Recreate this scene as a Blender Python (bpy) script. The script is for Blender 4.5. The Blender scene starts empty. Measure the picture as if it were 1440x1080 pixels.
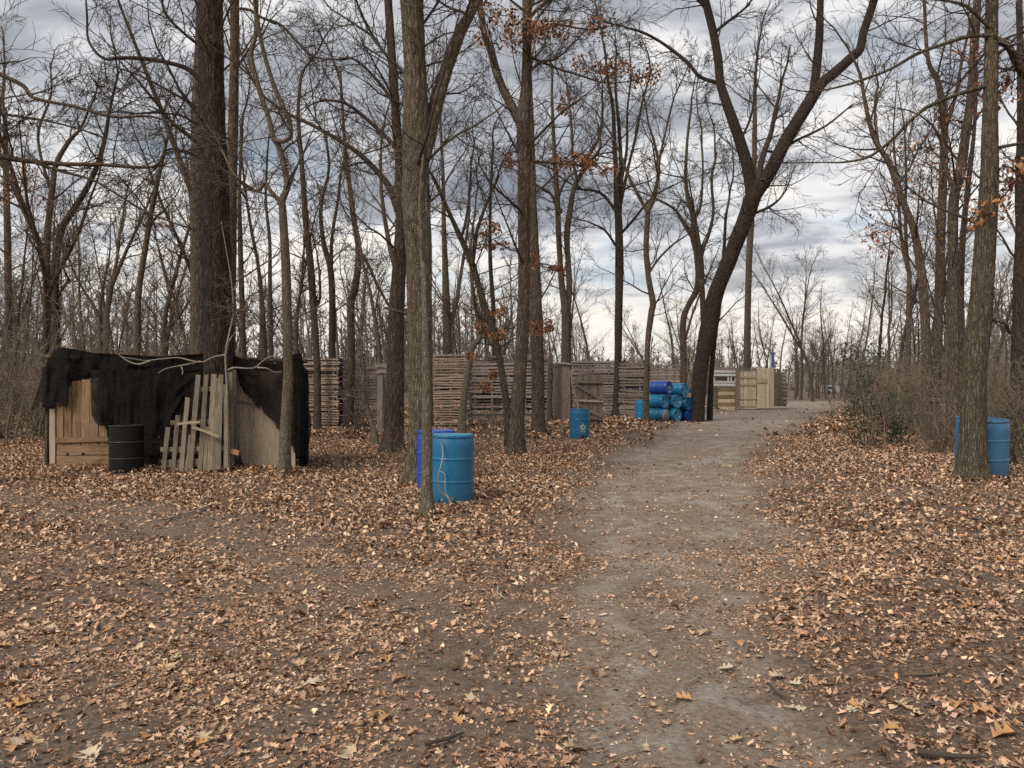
import bpy, math, random
import numpy as np
from mathutils import Matrix, Vector, Quaternion

# ------------------------------------------------------------------ camera, sky, sun, exposure
SC = bpy.context.scene
COL = SC.collection
F, CX, HY, EYE = 1080.0, 720.0, 540.0, 1.6          # photo focal length in pixels, centre, horizon row, eye height

cam_d = bpy.data.cameras.new("camera")
cam_d.sensor_width = 36.0
cam_d.lens = 27.0
cam_d.clip_start = 0.05
cam_d.clip_end = 3000.0
cam = bpy.data.objects.new("camera", cam_d)
cam.location = (0, 0, EYE)
cam.rotation_euler = (math.radians(90), 0, 0)
COL.objects.link(cam)
SC.camera = cam

SUN_EL, SUN_AZ = math.radians(46), math.radians(-136)   # azimuth clockwise from +Y
W = bpy.data.worlds.new("World")
SC.world = W
W.use_nodes = True
wn, wl = W.node_tree.nodes, W.node_tree.links
wn.clear()


def nd(tree, kind, **kw):
    n = tree.nodes.new(kind)
    for k, v in kw.items():
        setattr(n, k, v)
    return n


def mth(tree, op, a, b=None, c=None, clamp=False):
    n = tree.nodes.new("ShaderNodeMath")
    n.operation = op
    n.use_clamp = clamp
    for i, v in enumerate((a, b, c)):
        if v is None:
            continue
        if isinstance(v, (int, float)):
            n.inputs[i].default_value = v
        else:
            tree.links.new(v, n.inputs[i])
    return n.outputs[0]


def ramp(tree, fac, stops, interp="LINEAR"):
    n = tree.nodes.new("ShaderNodeValToRGB")
    cr = n.color_ramp
    cr.interpolation = interp
    while len(cr.elements) < len(stops):
        cr.elements.new(0.5)
    for e, (p, c) in zip(cr.elements, stops):
        e.position = p
        e.color = tuple(c) + (1,) if len(c) == 3 else c
    tree.links.new(fac, n.inputs[0])
    return n.outputs[0]


def mixc(tree, fac, a, b, mode="MIX"):
    n = tree.nodes.new("ShaderNodeMix")
    n.data_type = "RGBA"
    n.blend_type = mode
    for sock, v in ((n.inputs[0], fac), (n.inputs[6], a), (n.inputs[7], b)):
        if isinstance(v, (int, float)):
            sock.default_value = v
        elif isinstance(v, tuple):
            sock.default_value = tuple(v) + (1,) if len(v) == 3 else v
        else:
            tree.links.new(v, sock)
    return n.outputs[2]


def build_sky():
    t = W.node_tree
    tc = nd(t, "ShaderNodeTexCoord")
    sep = nd(t, "ShaderNodeSeparateXYZ")
    t.links.new(tc.outputs["Generated"], sep.inputs[0])
    z = mth(t, "ADD", mth(t, "MAXIMUM", sep.outputs[2], 0.0), 0.13)
    px = mth(t, "DIVIDE", sep.outputs[0], z)
    py = mth(t, "DIVIDE", sep.outputs[1], z)
    com = nd(t, "ShaderNodeCombineXYZ")
    t.links.new(px, com.inputs[0])
    t.links.new(py, com.inputs[1])
    com.inputs[2].default_value = 3.7

    def noise(scale, detail, rough, dist, off):
        n = nd(t, "ShaderNodeTexNoise")
        m = nd(t, "ShaderNodeMapping")
        m.inputs["Location"].default_value = off
        t.links.new(com.outputs[0], m.inputs[0])
        t.links.new(m.outputs[0], n.inputs["Vector"])
        n.inputs["Scale"].default_value = scale
        n.inputs["Detail"].default_value = detail
        n.inputs["Roughness"].default_value = rough
        n.inputs["Distortion"].default_value = dist
        return n.outputs[0]
    big = noise(0.75, 4, 0.5, 0.3, (0.3, 0.9, 0))
    fine = noise(3.0, 8, 0.60, 0.5, (4.1, 1.3, 0))
    v = mth(t, "ADD", mth(t, "MULTIPLY", big, 0.55), mth(t, "MULTIPLY", fine, 0.48))
    # the deck thins towards the horizon, all round
    thin = mth(t, "SUBTRACT", 0.34, sep.outputs[2])
    thin = mth(t, "MULTIPLY", mth(t, "MAXIMUM", thin, 0.0), 0.62)
    v = mth(t, "ADD", v, thin)
    cloud = ramp(t, v, [(0.38, (0.22, 0.235, 0.27)), (0.47, (0.335, 0.355, 0.395)), (0.55, (0.55, 0.57, 0.61)),
                        (0.62, (0.92, 0.92, 0.93)), (0.72, (1.12, 1.07, 0.98))])
    low = mth(t, "MULTIPLY", mth(t, "SUBTRACT", 0.17, sep.outputs[2]), 5.0, clamp=True)
    cloud = mixc(t, mth(t, "MULTIPLY", low, 0.52), cloud, (1.02, 0.93, 0.76))
    gap = noise(1.15, 6, 0.55, 0.4, (9.2, 5.5, 0))
    gapf = mth(t, "MULTIPLY", mth(t, "SUBTRACT", gap, 0.56), 9.0, clamp=True)
    gapf = mth(t, "MULTIPLY", gapf, 0.42)
    sky = nd(t, "ShaderNodeTexSky", sky_type="NISHITA", sun_disc=False)
    sky.sun_elevation = SUN_EL
    sky.sun_rotation = SUN_AZ
    sky.air_density = 1.2
    b1 = nd(t, "ShaderNodeBackground")
    b1.inputs[1].default_value = 0.42
    t.links.new(cloud, b1.inputs[0])
    b2 = nd(t, "ShaderNodeBackground")
    b2.inputs[1].default_value = 0.06
    t.links.new(sky.outputs[0], b2.inputs[0])
    mx = nd(t, "ShaderNodeMixShader")
    t.links.new(gapf, mx.inputs[0])
    t.links.new(b1.outputs[0], mx.inputs[1])
    t.links.new(b2.outputs[0], mx.inputs[2])
    out = nd(t, "ShaderNodeOutputWorld")
    t.links.new(mx.outputs[0], out.inputs[0])


build_sky()

sun_d = bpy.data.lights.new("sun", "SUN")
sun_d.energy = 1.5
sun_d.angle = math.radians(32)
sun_d.color = (1.0, 0.95, 0.88)
sun = bpy.data.objects.new("sun", sun_d)
sdir = Vector((math.sin(SUN_AZ) * math.cos(SUN_EL), math.cos(SUN_AZ) * math.cos(SUN_EL), math.sin(SUN_EL)))
sun.rotation_euler = (-sdir).to_track_quat("-Z", "Y").to_euler()
sun.location = sdir * 50
COL.objects.link(sun)

SC.view_settings.view_transform = "Standard"
SC.view_settings.look = "None"
SC.view_settings.exposure = 1.17
SC.view_settings.gamma = 1.0
SC.view_settings.use_curve_mapping = False
SC.cycles.use_denoising = False
SC.cycles.max_bounces = 4
SC.cycles.diffuse_bounces = 3
SC.cycles.glossy_bounces = 2
SC.cycles.transparent_max_bounces = 8
SC.cycles.sample_clamp_indirect = 2.0
SC.cycles.caustics_reflective = False
SC.cycles.caustics_refractive = False

RNG = random.Random(11)
NR = np.random.default_rng(11)


# ------------------------------------------------------------------ helpers
def vnoise(x, y, seed=0):
    x = np.asarray(x, float)
    y = np.asarray(y, float)
    xi, yi = np.floor(x).astype(np.int64), np.floor(y).astype(np.int64)
    fx, fy = x - xi, y - yi
    fx, fy = fx * fx * (3 - 2 * fx), fy * fy * (3 - 2 * fy)

    def h(a, b):
        n = (a * 374761393 + b * 668265263 + seed * 982451653) & 0x7FFFFFFF
        n = ((n ^ (n >> 13)) * 1274126177) & 0x7FFFFFFF
        return ((n ^ (n >> 16)) & 0xFFFF) / 65535.0
    a, b, c, d = h(xi, yi), h(xi + 1, yi), h(xi, yi + 1), h(xi + 1, yi + 1)
    return (a * (1 - fx) + b * fx) * (1 - fy) + (c * (1 - fx) + d * fx) * fy


def sstep(a, b, v):
    t = np.clip((np.asarray(v, float) - a) / (b - a), 0, 1)
    return t * t * (3 - 2 * t)


PATH = [(0.80, -2, .8), (.80, 3.2, .8), (.85, 4.2, .85), (1.05, 5.6, 1.0), (1.7, 7.9, 1.45), (2.2, 10.8, 1.7), (3.5, 15.7, 1.9),
        (6.6, 24.7, 2.5), (14, 43, 4.2), (27, 69, 5.5)]
LEFT = [(-11, 12.4, .9), (-7.7, 11.3, .9), (-4.0, 9.1, .75), (-2.0, 6.9, .75), (-.64, 5.8, .7), (.6, 5.3, .6)]
RIGHT = [(3.2, 10.3, .5), (7.5, 10.4, .45), (12, 10.0, .5)]
NEARL = [(-1.3, 3.0, .9), (-.5, 4.0, .8), (.3, 4.8, .6)]


def seg_field(x, y, pts):
    best = np.full(np.shape(x), 9.0)
    for (x0, y0, w0), (x1, y1, w1) in zip(pts[:-1], pts[1:]):
        dx, dy = x1 - x0, y1 - y0
        t = np.clip(((x - x0) * dx + (y - y0) * dy) / (dx * dx + dy * dy), 0, 1)
        dd = np.hypot(x - x0 - t * dx, y - y0 - t * dy) / (w0 + t * (w1 - w0))
        best = np.minimum(best, dd)
    return best


def bare(x, y):
    """1 on trodden dirt, 0 under full leaf cover"""
    x = np.asarray(x, float)
    y = np.asarray(y, float)
    n = vnoise(x * .9, y * .9, 3) * .5 + vnoise(x * 2.3, y * 2.3, 4) * .3 + vnoise(x * 6, y * 6, 5) * .2 - .5
    m = 1 - sstep(.55, 1.35, seg_field(x, y, PATH) + n * .9)
    m = np.maximum(m, .88 * (1 - sstep(.4, 1.3, seg_field(x, y, LEFT) + n * 1.1)))
    m = np.maximum(m, .75 * (1 - sstep(.4, 1.3, seg_field(x, y, RIGHT) + n * .9)))
    m = np.maximum(m, .66 * (1 - sstep(.4, 1.3, seg_field(x, y, NEARL) + n * 1.2)))
    # the wide trodden area in front, thinly strewn
    ed = vnoise(x * .55, y * .55, 41) - .5 + .5 * n
    near = sstep(-3.3, -1.6, x + 1.6 * ed) * (1 - sstep(1.2, 2.2, x + 1.2 * ed)) * (1 - sstep(6.0, 7.4, y + 1.2 * ed))
    m = np.maximum(m, .68 * near)
    m = np.maximum(m, .55 * sstep(.45, .72, vnoise(x * .7, y * .7, 43) + .3 * n) * (1 - sstep(7, 9, y)) * (1 - sstep(1.5, 2.5, x)))
    # drift of leaves lying between the wheel ruts
    st = np.exp(-((x - (1.02 + .045 * (y - 5))) / .28) ** 2) * sstep(4.6, 5.2, y) * (1 - sstep(6.3, 7.6, y))
    return np.clip(m - .3 * st, 0, 1)


def height(x, y):
    x = np.asarray(x, float)
    y = np.asarray(y, float)
    h = .05 * (vnoise(x * .35, y * .35, 7) - .5) + .035 * (vnoise(x * 1.1, y * 1.1, 8) - .5)
    h = h + .16 * sstep(3.6, 6.2, x) * sstep(7, 10.5, y) * (1 - sstep(18, 30, y))
    h = h + .05 * sstep(1.6, 2.6, x) * (1 - sstep(6, 8, y))
    sf = seg_field(x, y, PATH)
    h = h - .03 * (1 - sstep(.5, 1.3, sf)) - .022 * np.exp(-((sf - .55) / .16) ** 2)
    return h


def hz(x, y):
    return float(height(x, y))


def P(px, py, d):
    return Vector(((px - CX) * d / F, d, EYE + (HY - py) * d / F))


def link(name, data, parent=None):
    o = bpy.data.objects.new(name, data)
    COL.objects.link(o)
    if parent is not None:
        o.parent = parent
    return o


def tag(o, label=None, cat=None, group=None, kind=None):
    if label:
        o["label"] = label
    if cat:
        o["category"] = cat
    if group:
        o["group"] = group
    if kind:
        o["kind"] = kind
    return o


def empty(name, loc, label, cat, group=None):
    o = link(name, None)
    o.empty_display_size = .2
    o.location = loc
    return tag(o, label, cat, group)


def mesh_np(name, V, faces, mat, smooth=False, col=None):
    """faces: list of (N,k) int arrays"""
    me = bpy.data.meshes.new(name)
    V = np.asarray(V, np.float32)
    me.vertices.add(len(V))
    me.vertices.foreach_set("co", V.ravel())
    loops = np.concatenate([f.ravel() for f in faces]).astype(np.int32)
    tot = np.concatenate([np.full(len(f), f.shape[1], np.int32) for f in faces])
    st = np.concatenate([[0], np.cumsum(tot)[:-1]]).astype(np.int32)
    me.loops.add(len(loops))
    me.loops.foreach_set("vertex_index", loops)
    me.polygons.add(len(tot))
    me.polygons.foreach_set("loop_start", st)
    me.polygons.foreach_set("loop_total", tot)
    me.polygons.foreach_set("use_smooth", np.full(len(tot), bool(smooth)))
    if col is not None:
        a = me.color_attributes.new("Col", "FLOAT_COLOR", "POINT")
        c4 = np.ones((len(V), 4), np.float32)
        c4[:, :3] = col
        a.data.foreach_set("color", c4.ravel())
    me.update(calc_edges=True)
    me.validate()
    if mat is not None:
        me.materials.append(mat)
    return me


class Tubes:
    def __init__(self):
        self.g = {}

    def add(self, pts, rad, sides):
        self.g.setdefault((len(pts), sides), []).append((pts, rad))

    def arrays(self):
        VV, FF, off = [], [], 0
        for (n, s), lst in self.g.items():
            Pn = np.array([[tuple(q) for q in a[0]] for a in lst], float)   # m,n,3
            R = np.array([a[1] for a in lst], float)
            m = len(lst)
            T = np.gradient(Pn, axis=1)
            T /= np.linalg.norm(T, axis=2, keepdims=True) + 1e-9
            mean = np.abs(T.mean(axis=1))
            ref = np.zeros((m, 3))
            ref[np.arange(m), mean.argmin(axis=1)] = 1
            U = np.cross(T, ref[:, None, :])
            U /= np.linalg.norm(U, axis=2, keepdims=True) + 1e-9
            Vv = np.cross(T, U)
            a = np.arange(s) * 2 * math.pi / s
            ring = (U[:, :, None, :] * np.cos(a)[None, None, :, None] + Vv[:, :, None, :] * np.sin(a)[None, None, :, None])
            vert = Pn[:, :, None, :] + ring * R[:, :, None, None]
            VV.append(vert.reshape(-1, 3))
            i = np.arange(n - 1)[:, None]
            j = np.arange(s)[None, :]
            q = np.stack([i * s + j, i * s + (j + 1) % s, (i + 1) * s + (j + 1) % s, (i + 1) * s + j], -1).reshape(-1, 4)
            q = (q[None] + (np.arange(m) * n * s)[:, None, None]).reshape(-1, 4) + off
            FF.append(q)
            off += m * n * s
        return np.concatenate(VV), FF

    def cones(self, lst):
        """slim three-sided spikes (a, b, r) for twigs far away"""
        A = np.array([q[0] for q in lst], float)
        B = np.array([q[1] for q in lst], float)
        R = np.array([q[2] for q in lst], float)
        T = B - A
        T /= np.linalg.norm(T, axis=1, keepdims=True) + 1e-9
        U = np.cross(T, np.array([.31, .77, .55]))
        U /= np.linalg.norm(U, axis=1, keepdims=True) + 1e-9
        W_ = np.cross(T, U)
        ring = [A + (U * math.cos(a) + W_ * math.sin(a)) * R[:, None] for a in (0, 2.094, 4.189)]
        V = np.stack(ring + [B], 1).reshape(-1, 3)
        k = np.arange(len(lst))[:, None] * 4
        return V, np.concatenate([k + np.array([[0, 1, 3]]), k + np.array([[1, 2, 3]]), k + np.array([[2, 0, 3]])])

    def mesh(self, name, mat):
        V, FF = self.arrays()
        return mesh_np(name, V, FF, mat, smooth=True)


# ------------------------------------------------------------------ materials
def new_mat(name, rough=.9):
    m = bpy.data.materials.new(name)
    m.use_nodes = True
    t = m.node_tree
    b = t.nodes["Principled BSDF"]
    b.inputs["Roughness"].default_value = rough
    b.inputs["Specular IOR Level"].default_value = .25
    return m, t, b


def obj_noise(t, vec, scale, detail=5, rough=.6, mul=(1, 1, 1), dist=0.0):
    n = t.nodes.new("ShaderNodeTexNoise")
    mp = t.nodes.new("ShaderNodeMapping")
    mp.inputs["Scale"].default_value = mul
    t.links.new(vec, mp.inputs[0])
    t.links.new(mp.outputs[0], n.inputs["Vector"])
    n.inputs["Scale"].default_value = scale
    n.inputs["Detail"].default_value = detail
    n.inputs["Roughness"].default_value = rough
    n.inputs["Distortion"].default_value = dist
    return n.outputs[0]


def bump(t, b, h, strength=.5, dist=.02):
    n = t.nodes.new("ShaderNodeBump")
    n.inputs["Strength"].default_value = strength
    n.inputs["Distance"].default_value = dist
    t.links.new(h, n.inputs["Height"])
    t.links.new(n.outputs[0], b.inputs["Normal"])


def bark_mat(name, dark, mid, light, moss=0.0, scale=1.0):
    m, t, b = new_mat(name, .95)
    tc = t.nodes.new("ShaderNodeTexCoord")
    v = tc.outputs["Object"]
    warp = obj_noise(t, v, 7.0, 5, .7)
    vo = t.nodes.new("ShaderNodeTexVoronoi")
    vo.feature = "DISTANCE_TO_EDGE"
    mp = t.nodes.new("ShaderNodeMapping")
    mp.inputs["Scale"].default_value = (30 * scale, 30 * scale, 3.4 * scale)
    add = t.nodes.new("ShaderNodeVectorMath")
    add.operation = "ADD"
    wv = t.nodes.new("ShaderNodeCombineXYZ")
    t.links.new(mth(t, "MULTIPLY", warp, .12), wv.inputs[0])
    t.links.new(mth(t, "MULTIPLY", warp, .10), wv.inputs[1])
    t.links.new(v, add.inputs[0])
    t.links.new(wv.outputs[0], add.inputs[1])
    t.links.new(add.outputs[0], mp.inputs[0])
    t.links.new(mp.outputs[0], vo.inputs["Vector"])
    vo.inputs["Scale"].default_value = 1.0
    ridge = mth(t, "MULTIPLY", vo.outputs[0], 3.0, clamp=True)
    grain = obj_noise(t, v, 9 * scale, 6, .65, (3, 3, .5))
    c = ramp(t, mth(t, "ADD", mth(t, "MULTIPLY", ridge, .38), mth(t, "MULTIPLY", grain, .62)),
             [(.24, dark), (.48, mid), (.70, light)])
    blot = obj_noise(t, v, 1.4, 4, .6)
    c = mixc(t, mth(t, "MULTIPLY", mth(t, "SUBTRACT", blot, .45), 1.6, clamp=True), c, mixc(t, 1.0, c, (1.35, 1.3, 1.2), "MULTIPLY"))
    if moss:
        mo = obj_noise(t, v, 2.2, 5, .6)
        c = mixc(t, mth(t, "MULTIPLY", mth(t, "SUBTRACT", mo, .48), 5 * moss, clamp=True), c, (.10, .105, .045))
    inf = t.nodes.new("ShaderNodeObjectInfo")
    var = mth(t, "ADD", mth(t, "MULTIPLY", inf.outputs["Random"], .35), .82)
    c = mixc(t, 1.0, c, var, "MULTIPLY")
    t.links.new(c, b.inputs["Base Color"])
    bump(t, b, mth(t, "ADD", ridge, mth(t, "MULTIPLY", grain, .5)), .9, .018)
    return m


BARK = bark_mat("bark_brown", (.034, .025, .017), (.112, .083, .059), (.20, .153, .113))
BARK_G = bark_mat("bark_grey_green", (.036, .027, .018), (.122, .094, .063), (.21, .168, .118), moss=.35)
BARK_D = bark_mat("bark_dark", (.020, .015, .011), (.058, .043, .033), (.105, .08, .063))
BARK_P = bark_mat("bark_pale", (.09, .07, .05), (.20, .16, .115), (.29, .24, .18), moss=.3, scale=1.6)


def twig_mat(name, c0, c1):
    m, t, b = new_mat(name, .9)
    tc = t.nodes.new("ShaderNodeTexCoord")
    n = obj_noise(t, tc.outputs["Object"], 1.3, 3)
    t.links.new(ramp(t, n, [(.3, c0), (.7, c1)]), b.inputs["Base Color"])
    return m


TWIG = twig_mat("twig_brown", (.085, .064, .048), (.18, .138, .10))
TWIG_D = twig_mat("twig_dark", (.045, .034, .027), (.085, .065, .05))
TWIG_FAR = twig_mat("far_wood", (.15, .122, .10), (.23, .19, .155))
TWIG_BR = twig_mat("brush_brown", (.11, .082, .056), (.30, .23, .16))
VINE = twig_mat("pale_bark", (.22, .19, .15), (.40, .355, .29))


def wood_mat(name, c0, c1, c2, var=.5, stain=.5, sc=1.0):
    m, t, b = new_mat(name, .88)
    tc = t.nodes.new("ShaderNodeTexCoord")
    inf = t.nodes.new("ShaderNodeObjectInfo")
    add = t.nodes.new("ShaderNodeVectorMath")
    add.operation = "ADD"
    cm = t.nodes.new("ShaderNodeCombineXYZ")
    t.links.new(mth(t, "MULTIPLY", inf.outputs["Random"], 37.0), cm.inputs[0])
    t.links.new(mth(t, "MULTIPLY", inf.outputs["Random"], 11.0), cm.inputs[1])
    t.links.new(tc.outputs["Object"], add.inputs[0])
    t.links.new(cm.outputs[0], add.inputs[1])
    v = add.outputs[0]
    grain = obj_noise(t, v, 3.0 * sc, 6, .65, (1, 22, 22), .4)
    c = ramp(t, grain, [(.28, c0), (.5, c1), (.74, c2)])
    bl = obj_noise(t, v, 2.2, 4, .6, (1, 2, 2))
    c = mixc(t, mth(t, "MULTIPLY", mth(t, "SUBTRACT", bl, .5), 4 * stain, clamp=True), c,
             mixc(t, 1.0, c, (.45, .40, .36), "MULTIPLY"))
    c = mixc(t, 1.0, c, mth(t, "ADD", mth(t, "MULTIPLY", inf.outputs["Random"], var), 1 - var * .5), "MULTIPLY")
    t.links.new(c, b.inputs["Base Color"])
    bump(t, b, grain, .35, .006)
    return m


SLAT = wood_mat("slat_tan", (.19, .128, .088), (.38, .27, .195), (.54, .41, .31))
SLAT_G = wood_mat("slat_grey", (.15, .11, .09), (.31, .24, .20), (.46, .375, .325))
SLAT_D = wood_mat("slat_dark", (.085, .062, .047), (.185, .14, .108), (.30, .235, .185))
SHADOWW = wood_mat("gap_shade_board", (.02, .015, .012), (.045, .034, .027), (.08, .06, .048))  # near-black wood: the shade between slats is put into its colour
DOORW = wood_mat("door_wood", (.11, .066, .034), (.25, .16, .088), (.36, .25, .148), .35, .9)
PALLET = wood_mat("pallet_wood", (.085, .066, .048), (.20, .155, .112), (.34, .275, .205), .6, .9)
PLY = wood_mat("plywood_grey", (.24, .18, .12), (.41, .32, .225), (.53, .43, .31), .2, .35)
NEWW = wood_mat("new_pine", (.34, .26, .175), (.48, .39, .28), (.58, .49, .37), .3, .25)
WHITEW = wood_mat("white_wood", (.38, .36, .35), (.56, .54, .53), (.68, .67, .66), .3, .4)
ENDW = wood_mat("orange_board", (.32, .15, .07), (.45, .24, .12), (.50, .30, .18), .1, .1)


def plain_mat(name, c, rough=.8, c2=None, scale=6.0, spec=.25, bumpy=0.0, thr=.5):
    m, t, b = new_mat(name, rough)
    b.inputs["Specular IOR Level"].default_value = spec
    tc = t.nodes.new("ShaderNodeTexCoord")
    n = obj_noise(t, tc.outputs["Object"], scale, 6, .65)
    c2 = c2 or tuple(x * .6 for x in c)
    t.links.new(ramp(t, n, [(thr - .15, c), (thr + .22, c2)]), b.inputs["Base Color"])
    if bumpy:
        bump(t, b, n, bumpy, .01)
    return m


TARP = plain_mat("black_tarp", (.0045, .0045, .005), .85, (.014, .011, .009), 9, .15, .5)
def sheer(m, lo, hi):
    """black shade netting: a little of what is behind shows through the weave"""
    t = m.node_tree
    out = t.nodes["Material Output"]
    tc = t.nodes.new("ShaderNodeTexCoord")
    n = obj_noise(t, tc.outputs["Object"], 3.0, 4, .6)
    tr = t.nodes.new("ShaderNodeBsdfTransparent")
    mx = t.nodes.new("ShaderNodeMixShader")
    t.links.new(mth(t, "ADD", mth(t, "MULTIPLY", mth(t, "MULTIPLY", mth(t, "SUBTRACT", n, .35), 3.0, clamp=True), hi - lo), lo), mx.inputs[0])
    t.links.new(t.nodes["Principled BSDF"].outputs[0], mx.inputs[1])
    t.links.new(tr.outputs[0], mx.inputs[2])
    t.links.new(mx.outputs[0], out.inputs[0])


sheer(TARP, .02, .30)
DRUM = plain_mat("black_drum", (.005, .005, .0055), .6, (.014, .011, .009), 7, .25, .1)
STEELW = plain_mat("worn_ring", (.06, .06, .06), .4, (.03, .028, .026), 9, .5)


def barrel_mat(name, c, dirt=(.09, .085, .075), rough=.36):
    m, t, b = new_mat(name, rough)
    b.inputs["Specular IOR Level"].default_value = .55
    tc = t.nodes.new("ShaderNodeTexCoord")
    v = tc.outputs["Object"]
    n = obj_noise(t, v, 3.5, 7, .7)
    s = obj_noise(t, v, 5, 5, .6, (3, 3, .35))
    sp = t.nodes.new("ShaderNodeSeparateXYZ")
    t.links.new(v, sp.inputs[0])
    foot = mth(t, "MULTIPLY", mth(t, "SUBTRACT", .28, sp.outputs[2]), 1.6, clamp=True)     # splashed mud round the foot
    d = mth(t, "ADD", mth(t, "MULTIPLY", mth(t, "SUBTRACT", s, .55), 1.8, clamp=True), mth(t, "MULTIPLY", foot, n))
    d = mth(t, "MINIMUM", d, .7)
    c1 = ramp(t, n, [(.3, c), (.7, tuple(min(1, x * 1.35 + .006) for x in c))])
    t.links.new(mixc(t, d, c1, dirt), b.inputs["Base Color"])
    t.links.new(mth(t, "ADD", mth(t, "MULTIPLY", n, .3), rough - .12), b.inputs["Roughness"])
    return m


BLUE1 = barrel_mat("barrel_blue", (.004, .105, .215))
BLUE2 = barrel_mat("barrel_deep_blue", (.011, .052, .25))
BLUE3 = barrel_mat("barrel_teal", (.006, .135, .255))
BLUE4 = barrel_mat("barrel_faded", (.028, .115, .22))
CAPW = plain_mat("cap_white", (.7, .7, .68), .5)
GREYLID = plain_mat("lid_grey", (.24, .24, .25), .7)
LIME = plain_mat("lime_paint", (.22, .55, .03), .6)
CREAM = plain_mat("faded_print", (.55, .50, .33), .7, (.20, .27, .30), 14, .2, 0, .45)


def leaf_mat(name, trans=.12):
    m, t, b = new_mat(name, .75)
    at = t.nodes.new("ShaderNodeAttribute")
    at.attribute_name = "Col"
    tc = t.nodes.new("ShaderNodeTexCoord")
    n = obj_noise(t, tc.outputs["Object"], 60, 3, .6)
    t.links.new(mixc(t, 1.0, at.outputs["Color"], mth(t, "ADD", mth(t, "MULTIPLY", n, .8), .6), "MULTIPLY"), b.inputs["Base Color"])
    return m


LEAF = leaf_mat("dead_leaf")
GREENLEAF = leaf_mat("green_leaf")


def ground_mat():
    m, t, b = new_mat("forest_dirt", .95)
    tc = t.nodes.new("ShaderNodeTexCoord")
    v = tc.outputs["Object"]
    at = t.nodes.new("ShaderNodeAttribute")
    at.attribute_name = "Col"
    sp = t.nodes.new("ShaderNodeSeparateColor")
    t.links.new(at.outputs["Color"], sp.inputs[0])
    fine = obj_noise(t, v, 28, 8, .72)
    mid = obj_noise(t, v, 3.2, 6, .62)
    big = obj_noise(t, v, .8, 4, .55)
    dirt = ramp(t, fine, [(.3, (.12, .087, .063)), (.5, (.245, .182, .135)), (.72, (.39, .305, .235))])
    grey = ramp(t, fine, [(.3, (.28, .235, .195)), (.6, (.45, .395, .34))])
    gf = mth(t, "MULTIPLY", mth(t, "SUBTRACT", mth(t, "ADD", mth(t, "MULTIPLY", mid, .6), mth(t, "MULTIPLY", big, .4)), .47), 6.0, clamp=True)
    gf = mth(t, "MULTIPLY", gf, sp.outputs[1])
    gf = mth(t, "MULTIPLY", gf, sp.outputs[0])
    damp = ramp(t, mth(t, "ADD", mth(t, "MULTIPLY", fine, .6), mth(t, "MULTIPLY", mid, .4)), [(.3, (.088, .063, .046)), (.5, (.195, .142, .104)), (.7, (.34, .26, .195))])
    patch = mth(t, "MULTIPLY", mth(t, "SUBTRACT", mth(t, "ADD", mth(t, "MULTIPLY", mid, .5), mth(t, "MULTIPLY", big, .5)), .49), 7.0, clamp=True)
    damp = mixc(t, mth(t, "MULTIPLY", patch, .75), damp, mixc(t, 1.0, damp, (.52, .48, .46), "MULTIPLY"))
    dirt = mixc(t, sp.outputs[1], damp, dirt)
    dirt = mixc(t, mth(t, "MULTIPLY", gf, .85), dirt, grey)
    humus = ramp(t, fine, [(.3, (.042, .028, .020)), (.48, (.125, .085, .060)), (.62, (.27, .185, .133)), (.74, (.42, .31, .23))])
    c = mixc(t, sp.outputs[0], humus, dirt)
    t.links.new(c, b.inputs["Base Color"])
    h = mth(t, "ADD", fine, mth(t, "MULTIPLY", mid, .8))
    bump(t, b, h, .8, .03)
    return m


GROUND = ground_mat()


# ------------------------------------------------------------------ ground
def build_ground():
    def axis(lo, hi, fine_lo, fine_hi, step, grow):
        a = list(np.arange(fine_lo, fine_hi, step))
        s, v = step, a[-1]
        while v < hi:
            s *= grow
            v += s
            a.append(min(v, hi))
        s, v = step, a[0]
        b = []
        while v > lo:
            s *= grow
            v -= s
            b.append(max(v, lo))
        return np.array(b[::-1] + a)
    xs = axis(-900, 900, -5, 5, .11, 1.055)
    ys = axis(-300, 1500, 2.2, 8, .11, 1.045)
    X, Y = np.meshgrid(xs, ys)
    Z = height(X, Y)
    bm = bare(X, Y)
    Z = Z + .018 * (vnoise(X * 4, Y * 4, 21) - .5) + .02 * (1 - bm) * vnoise(X * 5, Y * 5, 22)
    V = np.stack([X, Y, Z], -1).reshape(-1, 3)
    ny, nx = X.shape
    i = np.arange(ny - 1)[:, None]
    j = np.arange(nx - 1)[None]
    q = np.stack([i * nx + j, i * nx + j + 1, (i + 1) * nx + j + 1, (i + 1) * nx + j], -1).reshape(-1, 4)
    lane = 1 - sstep(.45, 1.0, seg_field(X, Y, PATH) + .5 * (vnoise(X * 1.6, Y * 1.6, 51) - .5))
    col = np.stack([bm, lane, bm], -1).reshape(-1, 3)
    o = link("ground", mesh_np("ground", V, [q], GROUND, True, col))
    tag(o, kind="structure")
    return o


ground = build_ground()

# ------------------------------------------------------------------ fallen leaves
PALETTE = np.array([(.44, .31, .215), (.54, .41, .29), (.36, .24, .16), (.25, .155, .10), (.15, .09, .06),
                    (.47, .33, .25), (.41, .28, .21), (.48, .26, .11), (.60, .49, .36), (.31, .20, .14)])
PAL_W = np.array([.17, .15, .15, .12, .10, .12, .11, .012, .08, .04])


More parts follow.
